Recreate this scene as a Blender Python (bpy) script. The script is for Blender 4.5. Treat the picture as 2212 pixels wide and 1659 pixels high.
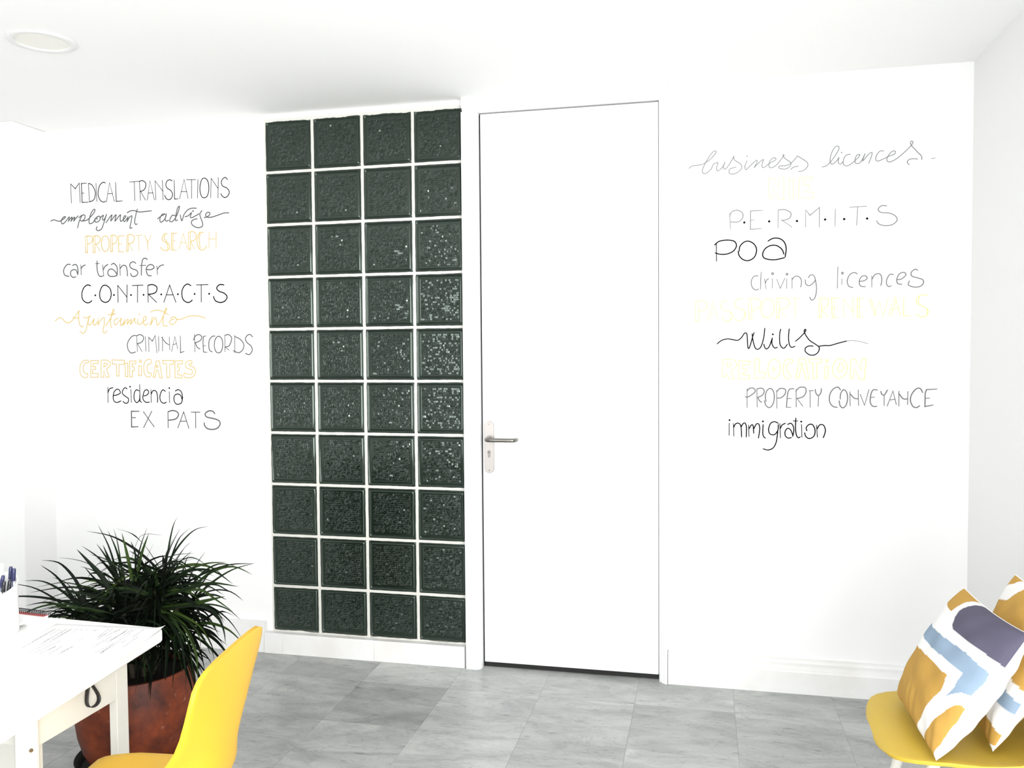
import bpy, bmesh, math, random
from mathutils import Vector, Matrix

for _o in list(bpy.data.objects):
    bpy.data.objects.remove(_o, do_unlink=True)
sc = bpy.context.scene
COL = sc.collection
random.seed(11)
PI = math.pi

# ------------------------------------------------------------ camera
cam_d = bpy.data.cameras.new('camera')
cam_d.sensor_width = 36.0
cam_d.lens = 1826.42 / 2212.0 * 36.0
cam_d.clip_start = 0.05
cam = bpy.data.objects.new('camera', cam_d)
COL.objects.link(cam)
def cam_matrix(pos, yaw, pitch, roll):
    ca, sa, cb, sb, cc, s2 = math.cos(yaw), math.sin(yaw), math.cos(pitch), math.sin(pitch), math.cos(roll), math.sin(roll)
    f = Vector((sa*cb, ca*cb, sb)); r = Vector((ca, -sa, 0)); u = r.cross(f)
    r2 = cc*r + s2*u; u2 = -s2*r + cc*u
    m = Matrix((r2, u2, -f)).transposed().to_4x4()
    m.translation = Vector(pos)
    return m
cam.matrix_world = cam_matrix((2.05253, -3.73818, 1.46074), -0.2217765, -0.0389004, -0.0075530)
sc.camera = cam

# ------------------------------------------------------------ light
world = bpy.data.worlds.new('world'); sc.world = world
world.use_nodes = True
bg = world.node_tree.nodes['Background']
bg.inputs[0].default_value = (0.90, 0.95, 1.0, 1)
bg.inputs[1].default_value = 1.2
def area(name, loc, target, sx, sy, power, col=(1, 1, 1)):
    d = bpy.data.lights.new(name, 'AREA'); d.shape = 'RECTANGLE'; d.size = sx; d.size_y = sy
    d.energy = power; d.color = col
    o = bpy.data.objects.new(name, d); COL.objects.link(o)
    o.location = loc
    o.rotation_euler = (Vector(target) - Vector(loc)).to_track_quat('-Z', 'Y').to_euler()
    return o
# daylight through the shop window in the right wall and the glazed front behind the camera
area('daylight_side', (3.34, -4.50, 1.35), (0.9, -2.0, 2.20), 2.4, 2.1, 345, (1.0, 0.99, 0.975))
area('daylight_front', (.6, -6.45, 1.35), (3.2, -.8, 2.3), 2.6, 2.2, 172, (0.96, 0.98, 1.0))
sc.view_settings.view_transform = 'Standard'
sc.view_settings.look = 'None'
sc.view_settings.exposure = -0.54
sc.view_settings.gamma = 1.0
sc.view_settings.use_curve_mapping = False

# ------------------------------------------------------------ materials
def srgb(h):
    h = h.lstrip('#'); c = [int(h[i:i+2], 16)/255 for i in (0, 2, 4)]
    return tuple((x/12.92 if x <= .04045 else ((x+.055)/1.055)**2.4) for x in c) + (1,)
def mat(name, col, rough=.6, metal=0, spec=.5, noise=None, bump=0, bscale=60, coat=0):
    m = bpy.data.materials.new(name); m.use_nodes = True
    nt = m.node_tree; b = nt.nodes['Principled BSDF']
    c = srgb(col) if isinstance(col, str) else tuple(col) + (1,)
    b.inputs['Base Color'].default_value = c
    b.inputs['Roughness'].default_value = rough
    b.inputs['Metallic'].default_value = metal
    b.inputs['Specular IOR Level'].default_value = spec
    if coat: b.inputs['Coat Weight'].default_value = coat
    if noise:
        c2, sc_, lo, hi = noise
        tc = nt.nodes.new('ShaderNodeTexCoord'); n = nt.nodes.new('ShaderNodeTexNoise'); n.inputs['Scale'].default_value = sc_; n.inputs['Detail'].default_value = 6
        r = nt.nodes.new('ShaderNodeValToRGB'); r.color_ramp.elements[0].position = lo; r.color_ramp.elements[1].position = hi
        r.color_ramp.elements[0].color = c; r.color_ramp.elements[1].color = srgb(c2)
        nt.links.new(tc.outputs['Object'], n.inputs['Vector']); nt.links.new(n.outputs['Fac'], r.inputs['Fac']); nt.links.new(r.outputs['Color'], b.inputs['Base Color'])
    if bump:
        tc = nt.nodes.new('ShaderNodeTexCoord'); n = nt.nodes.new('ShaderNodeTexNoise'); n.inputs['Scale'].default_value = bscale; n.inputs['Detail'].default_value = 4
        bp = nt.nodes.new('ShaderNodeBump'); bp.inputs['Strength'].default_value = bump; bp.inputs['Distance'].default_value = .002
        nt.links.new(tc.outputs['Object'], n.inputs['Vector']); nt.links.new(n.outputs['Fac'], bp.inputs['Height']); nt.links.new(bp.outputs['Normal'], b.inputs['Normal'])
    return m
M = {}
M['wall'] = mat('wall_paint', (.86, .86, .855), .75, spec=.25, bump=.25, bscale=35)
M['ceiling'] = mat('ceiling_paint', (.94, .94, .93), .85, spec=.2, bump=.1, bscale=25)
M['gloss_white'] = mat('white_lacquer', (.87, .875, .885), .28, spec=.5, bump=.04, bscale=9)
M['skirting'] = mat('painted_skirting', (.80, .80, .795), .42, spec=.4, noise=('#dedcd8', 5, .45, .75), bump=.1, bscale=20)
M['mortar'] = mat('white_grout', (.64, .635, .59), .8, spec=.2, bump=.3, bscale=90)
M['steel'] = mat('brushed_steel', (.24, .23, .21), .30, metal=1, bump=.05, bscale=200)
M['plate_steel'] = mat('satin_steel_plate', (.44, .41, .39), .42, metal=.9)
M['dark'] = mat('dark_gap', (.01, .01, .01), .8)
M['hall'] = mat('hall_wall', (.12, .12, .12), .9)
M['white_plastic'] = mat('white_plastic', (.80, .80, .79), .45)
M['diffuser'] = mat('opal_diffuser', (.83, .82, .76), .35)
M['desk'] = mat('desk_laminate', (.88, .875, .86), .35, spec=.4)
M['desk_paint'] = mat('desk_frame_paint', (.66, .652, .60), .42, spec=.4)
M['tube_white'] = mat('white_enamel_tube', (.70, .695, .67), .35, spec=.5)
M['ribbon'] = mat('black_ribbon', (.008, .008, .009), .55)
M['paper'] = mat('paper', (.90, .90, .90), .8, spec=.2)
M['ink'] = mat('printed_ink', (.22, .22, .23), .8, spec=.1)
M['terracotta'] = mat('terracotta', '#6f3014', .55, spec=.35)
M['saucer'] = mat('black_plastic', (.004, .004, .004), .6, spec=.12)
M['soil'] = mat('potting_soil', (.008, .006, .005), .95, spec=.1, bump=1, bscale=120)
M['yellow'] = mat('yellow_shell_plastic', (.66, .385, .022), .42, spec=.4, bump=.05, bscale=300)
M['mustard_shell'] = mat('mustard_shell_plastic', (.56, .385, .045), .5, spec=.3, bump=.06, bscale=300)
M['coil'] = mat('black_wire', (.012, .012, .014), .35, spec=.5)
M['red_cover'] = mat('red_cover', (.42, .02, .02), .4)
M['pen_white'] = mat('pen_white', (.82, .84, .90), .3)
M['pen_black'] = mat('pen_black', (.006, .006, .012), .35)
M['pen_navy'] = mat('pen_navy', (.010, .012, .075), .3)
M['pen_grey'] = mat('pen_grey', (.28, .28, .27), .35)
M['pen_green'] = mat('pen_green', (.15, .50, .09), .35)
M['chair_leg'] = mat('chair_leg_white', (.74, .72, .66), .4)
INK = {'black': (.003, .003, .004), 'grey': (.105, .11, .11), 'midgrey': (.18, .18, .19), 'lightgrey': (.235, .24, .25), 'faintyellow': (.76, .76, .46),
       'yellow': (.62, .46, .18), 'paleyellow': (.75, .745, .35)}
for k, c in INK.items():
    M['ink_'+k] = mat('wall_ink_'+k, c, .9, spec=.05)

def marble(name):
    m = bpy.data.materials.new(name); m.use_nodes = True
    nt = m.node_tree; N = nt.nodes.new; L = nt.links.new; b = nt.nodes['Principled BSDF']
    b.inputs['Roughness'].default_value = .30; b.inputs['Specular IOR Level'].default_value = .35
    geo = N('ShaderNodeNewGeometry'); oi = N('ShaderNodeObjectInfo')
    comb = N('ShaderNodeCombineXYZ'); mul = N('ShaderNodeMath'); mul.operation = 'MULTIPLY'; mul.inputs[1].default_value = 37.0
    L(oi.outputs['Random'], mul.inputs[0]); L(mul.outputs[0], comb.inputs[0]); L(mul.outputs[0], comb.inputs[1])
    add = N('ShaderNodeVectorMath'); add.operation = 'ADD'; L(geo.outputs['Position'], add.inputs[0]); L(comb.outputs[0], add.inputs[1])
    mp = N('ShaderNodeMapping'); mp.inputs['Rotation'].default_value = (0, 0, .5); mp.inputs['Scale'].default_value = (1, 2.4, 1); L(add.outputs[0], mp.inputs['Vector'])
    n1 = N('ShaderNodeTexNoise'); n1.inputs['Scale'].default_value = 3.2; n1.inputs['Detail'].default_value = 9; n1.inputs['Roughness'].default_value = .62; n1.inputs['Distortion'].default_value = .9; L(mp.outputs[0], n1.inputs['Vector'])
    r1 = N('ShaderNodeValToRGB'); e = r1.color_ramp.elements
    e[0].position = .36; e[0].color = (.30, .31, .305, 1); e[1].position = .66; e[1].color = (.47, .48, .465, 1)
    L(n1.outputs['Fac'], r1.inputs['Fac'])
    n2 = N('ShaderNodeTexNoise'); n2.inputs['Scale'].default_value = 5.5; n2.inputs['Detail'].default_value = 8; n2.inputs['Roughness'].default_value = .6; n2.inputs['Distortion'].default_value = 1.6; L(mp.outputs[0], n2.inputs['Vector'])
    sub = N('ShaderNodeMath'); sub.operation = 'SUBTRACT'; sub.inputs[1].default_value = .5; L(n2.outputs['Fac'], sub.inputs[0])
    ab = N('ShaderNodeMath'); ab.operation = 'ABSOLUTE'; L(sub.outputs[0], ab.inputs[0])
    r2 = N('ShaderNodeValToRGB'); e = r2.color_ramp.elements; e[0].position = 0; e[0].color = (.80, .80, .82, 1); e[1].position = .022; e[1].color = (1, 1, 1, 1); L(ab.outputs[0], r2.inputs['Fac'])
    # sparse dark flecks
    mp3 = N('ShaderNodeMapping'); mp3.inputs['Scale'].default_value = (1, 3.2, 1); L(add.outputs[0], mp3.inputs['Vector'])
    n3 = N('ShaderNodeTexNoise'); n3.inputs['Scale'].default_value = 15; n3.inputs['Detail'].default_value = 5; L(mp3.outputs[0], n3.inputs['Vector'])
    r3 = N('ShaderNodeValToRGB'); e = r3.color_ramp.elements; e[0].position = .27; e[0].color = (.62, .62, .64, 1); e[1].position = .38; e[1].color = (1, 1, 1, 1); L(n3.outputs['Fac'], r3.inputs['Fac'])
    mx = N('ShaderNodeMix'); mx.data_type = 'RGBA'; mx.blend_type = 'MULTIPLY'; mx.inputs[0].default_value = 1; L(r1.outputs[0], mx.inputs[6]); L(r2.outputs[0], mx.inputs[7])
    mx2 = N('ShaderNodeMix'); mx2.data_type = 'RGBA'; mx2.blend_type = 'MULTIPLY'; mx2.inputs[0].default_value = 1; L(mx.outputs[2], mx2.inputs[6]); L(r3.outputs[0], mx2.inputs[7])
    hv = N('ShaderNodeHueSaturation'); mr = N('ShaderNodeMapRange'); mr.inputs['To Min'].default_value = .84; mr.inputs['To Max'].default_value = 1.12
    fr = N('ShaderNodeMath'); fr.operation = 'FRACT'; m2 = N('ShaderNodeMath'); m2.operation = 'MULTIPLY'; m2.inputs[1].default_value = 7.31; L(oi.outputs['Random'], m2.inputs[0]); L(m2.outputs[0], fr.inputs[0]); L(fr.outputs[0], mr.inputs['Value'])
    L(mr.outputs[0], hv.inputs['Value']); L(mx2.outputs[2], hv.inputs['Color']); L(hv.outputs[0], b.inputs['Base Color'])
    return m
M['marble'] = marble('grey_marble')
M['joint'] = mat('tile_joint', (.36, .36, .35), .8)

def glass_mat():
    m = bpy.data.materials.new('green_pressed_glass'); m.use_nodes = True
    nt = m.node_tree; N = nt.nodes.new; L = nt.links.new; b = nt.nodes['Principled BSDF']
    b.inputs['Base Color'].default_value = (.008, .015, .010, 1)
    b.inputs['Roughness'].default_value = .06
    b.inputs['IOR'].default_value = 1.52
    b.inputs['Specular IOR Level'].default_value = .72
    b.inputs['Specular Tint'].default_value = (.86, 1, .90, 1)
    return m
M['glass'] = glass_mat()
M['glass_edge'] = mat('painted_glint_edge', (.125, .135, .13), .35, spec=.6)  # pale facet colour, painted stand-in for light caught by the glass

def add_stains():
    m = M['terracotta']; nt = m.node_tree; N = nt.nodes.new; L = nt.links.new; b = nt.nodes['Principled BSDF']
    tc = N('ShaderNodeTexCoord')
    n = N('ShaderNodeTexNoise'); n.inputs['Scale'].default_value = 9; n.inputs['Detail'].default_value = 8; n.inputs['Roughness'].default_value = .7; L(tc.outputs['Object'], n.inputs['Vector'])
    r = N('ShaderNodeValToRGB'); e = r.color_ramp.elements; e[0].position = .35; e[0].color = srgb('#3a1408'); e[1].position = .68; e[1].color = srgb('#7a3414'); L(n.outputs['Fac'], r.inputs['Fac'])
    # pale lime bloom
    n2 = N('ShaderNodeTexNoise'); n2.inputs['Scale'].default_value = 42; n2.inputs['Detail'].default_value = 7; L(tc.outputs['Object'], n2.inputs['Vector'])
    n3 = N('ShaderNodeTexNoise'); n3.inputs['Scale'].default_value = 3.4; n3.inputs['Detail'].default_value = 2; L(tc.outputs['Object'], n3.inputs['Vector'])
    mu = N('ShaderNodeMath'); mu.operation = 'MULTIPLY'; L(n2.outputs['Fac'], mu.inputs[0]); L(n3.outputs['Fac'], mu.inputs[1])
    r2 = N('ShaderNodeValToRGB'); e = r2.color_ramp.elements; e[0].position = .36; e[0].color = (0, 0, 0, 1); e[1].position = .54; e[1].color = (1, 1, 1, 1); L(mu.outputs[0], r2.inputs['Fac'])
    mx = N('ShaderNodeMix'); mx.data_type = 'RGBA'; L(r2.outputs[0], mx.inputs[0]); L(r.outputs[0], mx.inputs[6]); mx.inputs[7].default_value = srgb('#b98a72'); L(mx.outputs[2], b.inputs['Base Color'])
add_stains()

def leaf_mat():
    m = bpy.data.materials.new('dark_green_leaf'); m.use_nodes = True
    nt = m.node_tree; N = nt.nodes.new; L = nt.links.new; b = nt.nodes['Principled BSDF']
    oi = N('ShaderNodeObjectInfo'); r = N('ShaderNodeValToRGB'); e = r.color_ramp.elements
    e[0].position = 0; e[0].color = (.002, .004, .002, 1); e[1].position = 1; e[1].color = (.040, .070, .012, 1)
    e2 = r.color_ramp.elements.new(.62); e2.color = (.005, .012, .004, 1)
    e3 = r.color_ramp.elements.new(.86); e3.color = (.016, .034, .008, 1)
    L(oi.outputs['Random'], r.inputs['Fac']); L(r.outputs[0], b.inputs['Base Color'])
    b.inputs['Roughness'].default_value = .5; b.inputs['Specular IOR Level'].default_value = .10
    return m
M['leaf'] = leaf_mat()
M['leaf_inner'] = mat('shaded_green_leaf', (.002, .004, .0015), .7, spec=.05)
M['stem'] = mat('cane_stem', (.03, .024, .014), .8)

def fabric():
    m = bpy.data.materials.new('printed_cotton'); m.use_nodes = True
    nt = m.node_tree; N = nt.nodes.new; L = nt.links.new; b = nt.nodes['Principled BSDF']
    b.inputs['Roughness'].default_value = .85; b.inputs['Specular IOR Level'].default_value = .15
    a = N('ShaderNodeAttribute'); a.attribute_name = 'print'; L(a.outputs['Color'], b.inputs['Base Color'])
    tc = N('ShaderNodeTexCoord'); n = N('ShaderNodeTexNoise'); n.inputs['Scale'].default_value = 14; n.inputs['Detail'].default_value = 3; L(tc.outputs['Object'], n.inputs['Vector'])
    bp = N('ShaderNodeBump'); bp.inputs['Strength'].default_value = .35; bp.inputs['Distance'].default_value = .012; L(n.outputs['Fac'], bp.inputs['Height']); L(bp.outputs[0], b.inputs['Normal'])
    return m
M['fabric'] = fabric()

# ------------------------------------------------------------ helpers
class MB:
    def __init__(s): s.v = []; s.f = []
    def box(s, a, b, bev=0):
        (x0, y0, z0), (x1, y1, z1) = a, b
        i = len(s.v)
        s.v += [(x0,y0,z0),(x1,y0,z0),(x1,y1,z0),(x0,y1,z0),(x0,y0,z1),(x1,y0,z1),(x1,y1,z1),(x0,y1,z1)]
        s.f += [(i+3,i+2,i+1,i),(i+4,i+5,i+6,i+7),(i,i+1,i+5,i+4),(i+1,i+2,i+6,i+5),(i+2,i+3,i+7,i+6),(i+3,i,i+4,i+7)]
        return s
    def prism(s, poly, z0, z1, axis='Z'):
        n = len(poly); i = len(s.v)
        def P(a, b, c): return (a, b, c) if axis == 'Z' else ((a, c, b) if axis == 'Y' else (c, a, b))
        s.v += [P(a, b, z0) for a, b in poly] + [P(a, b, z1) for a, b in poly]
        s.f.append(tuple(reversed(range(i, i+n)))); s.f.append(tuple(range(i+n, i+2*n)))
        for k in range(n):
            s.f.append((i+k, i+(k+1) % n, i+n+(k+1) % n, i+n+k))
        return s
    def tube(s, pts, r, n=10, cap=True):
        pts = [Vector(p) for p in pts]; rs = r if isinstance(r, (list, tuple)) else [r]*len(pts)
        base = len(s.v); prev = None
        for k, p in enumerate(pts):
            d = (pts[min(k+1, len(pts)-1)] - pts[max(k-1, 0)]).normalized()
            if prev is None:
                a = Vector((0, 0, 1)) if abs(d.z) < .9 else Vector((1, 0, 0)); u = d.cross(a).normalized()
            else: u = (prev - d*prev.dot(d)).normalized()
            prev = u; w = d.cross(u)
            for j in range(n):
                t = 2*PI*j/n; s.v.append(tuple(p + (u*math.cos(t) + w*math.sin(t))*rs[k]))
        for k in range(len(pts)-1):
            for j in range(n):
                a = base+k*n+j; b = base+k*n+(j+1) % n
                s.f.append((a, b, b+n, a+n))
        if cap:
            s.f.append(tuple(reversed(range(base, base+n)))); e = base+(len(pts)-1)*n; s.f.append(tuple(range(e, e+n)))
        return s
    def lathe(s, prof, c=(0, 0, 0), n=40, cap_bot=True, cap_top=False):
        i = len(s.v)
        for r, z in prof:
            for j in range(n):
                t = 2*PI*j/n; s.v.append((c[0]+r*math.cos(t), c[1]+r*math.sin(t), c[2]+z))
        for k in range(len(prof)-1):
            for j in range(n):
                a = i+k*n+j; b = i+k*n+(j+1) % n
                s.f.append((a, b, b+n, a+n))
        if cap_bot: s.f.append(tuple(reversed(range(i, i+n))))
        if cap_top: e = i+(len(prof)-1)*n; s.f.append(tuple(range(e, e+n)))
        return s
    def mesh(s, name, m, smooth=False):
        me = bpy.data.meshes.new(name); me.from_pydata(s.v, [], s.f); me.materials.append(m)
        bm = bmesh.new(); bm.from_mesh(me); bmesh.ops.recalc_face_normals(bm, faces=bm.faces); bm.to_mesh(me); bm.free()
        if smooth:
            me.polygons.foreach_set('use_smooth', [True]*len(me.polygons))
            try: me.set_sharp_from_angle(angle=math.radians(smooth if smooth is not True else 40))
            except Exception: pass
        me.update(); return me
    def build(s, name, m, parent=None, smooth=False, bevel=0, seg=2):
        o = bpy.data.objects.new(name, s.mesh(name, m, smooth)); COL.objects.link(o)
        if parent: attach(o, parent)
        if bevel:
            md = o.modifiers.new('bevel', 'BEVEL'); md.width = bevel; md.segments = seg; md.limit_method = 'ANGLE'; md.harden_normals = False
            o.data.polygons.foreach_set('use_smooth', [True]*len(o.data.polygons))
            try: o.data.set_sharp_from_angle(angle=math.radians(60))
            except Exception: pass
        return o
def empty(name, loc):
    o = bpy.data.objects.new(name, None); COL.objects.link(o); o.location = loc; o.empty_display_size = .1; return o
def tag(o, label=None, cat=None, group=None, kind=None):
    if label: o['label'] = label
    if cat: o['category'] = cat
    if group: o['group'] = group
    if kind: o['kind'] = kind
    return o
def catmull(pts, n=6, closed=False):
    P = [Vector(p) for p in pts]
    if len(P) < 3: return P
    out = []
    m = len(P)
    for i in range(m-1):
        if closed: a, b, c, d = P[(i-1) % (m-1)], P[i], P[i+1], P[(i+2) % (m-1)]
        else: a, b, c, d = P[max(i-1, 0)], P[i], P[i+1], P[min(i+2, m-1)]
        for k in range(n):
            t = k/n
            out.append(.5*((2*b) + (c-a)*t + (2*a-5*b+4*c-d)*t*t + (3*b-a-3*c+d)*t**3))
    out.append(P[-1]); return out

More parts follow.
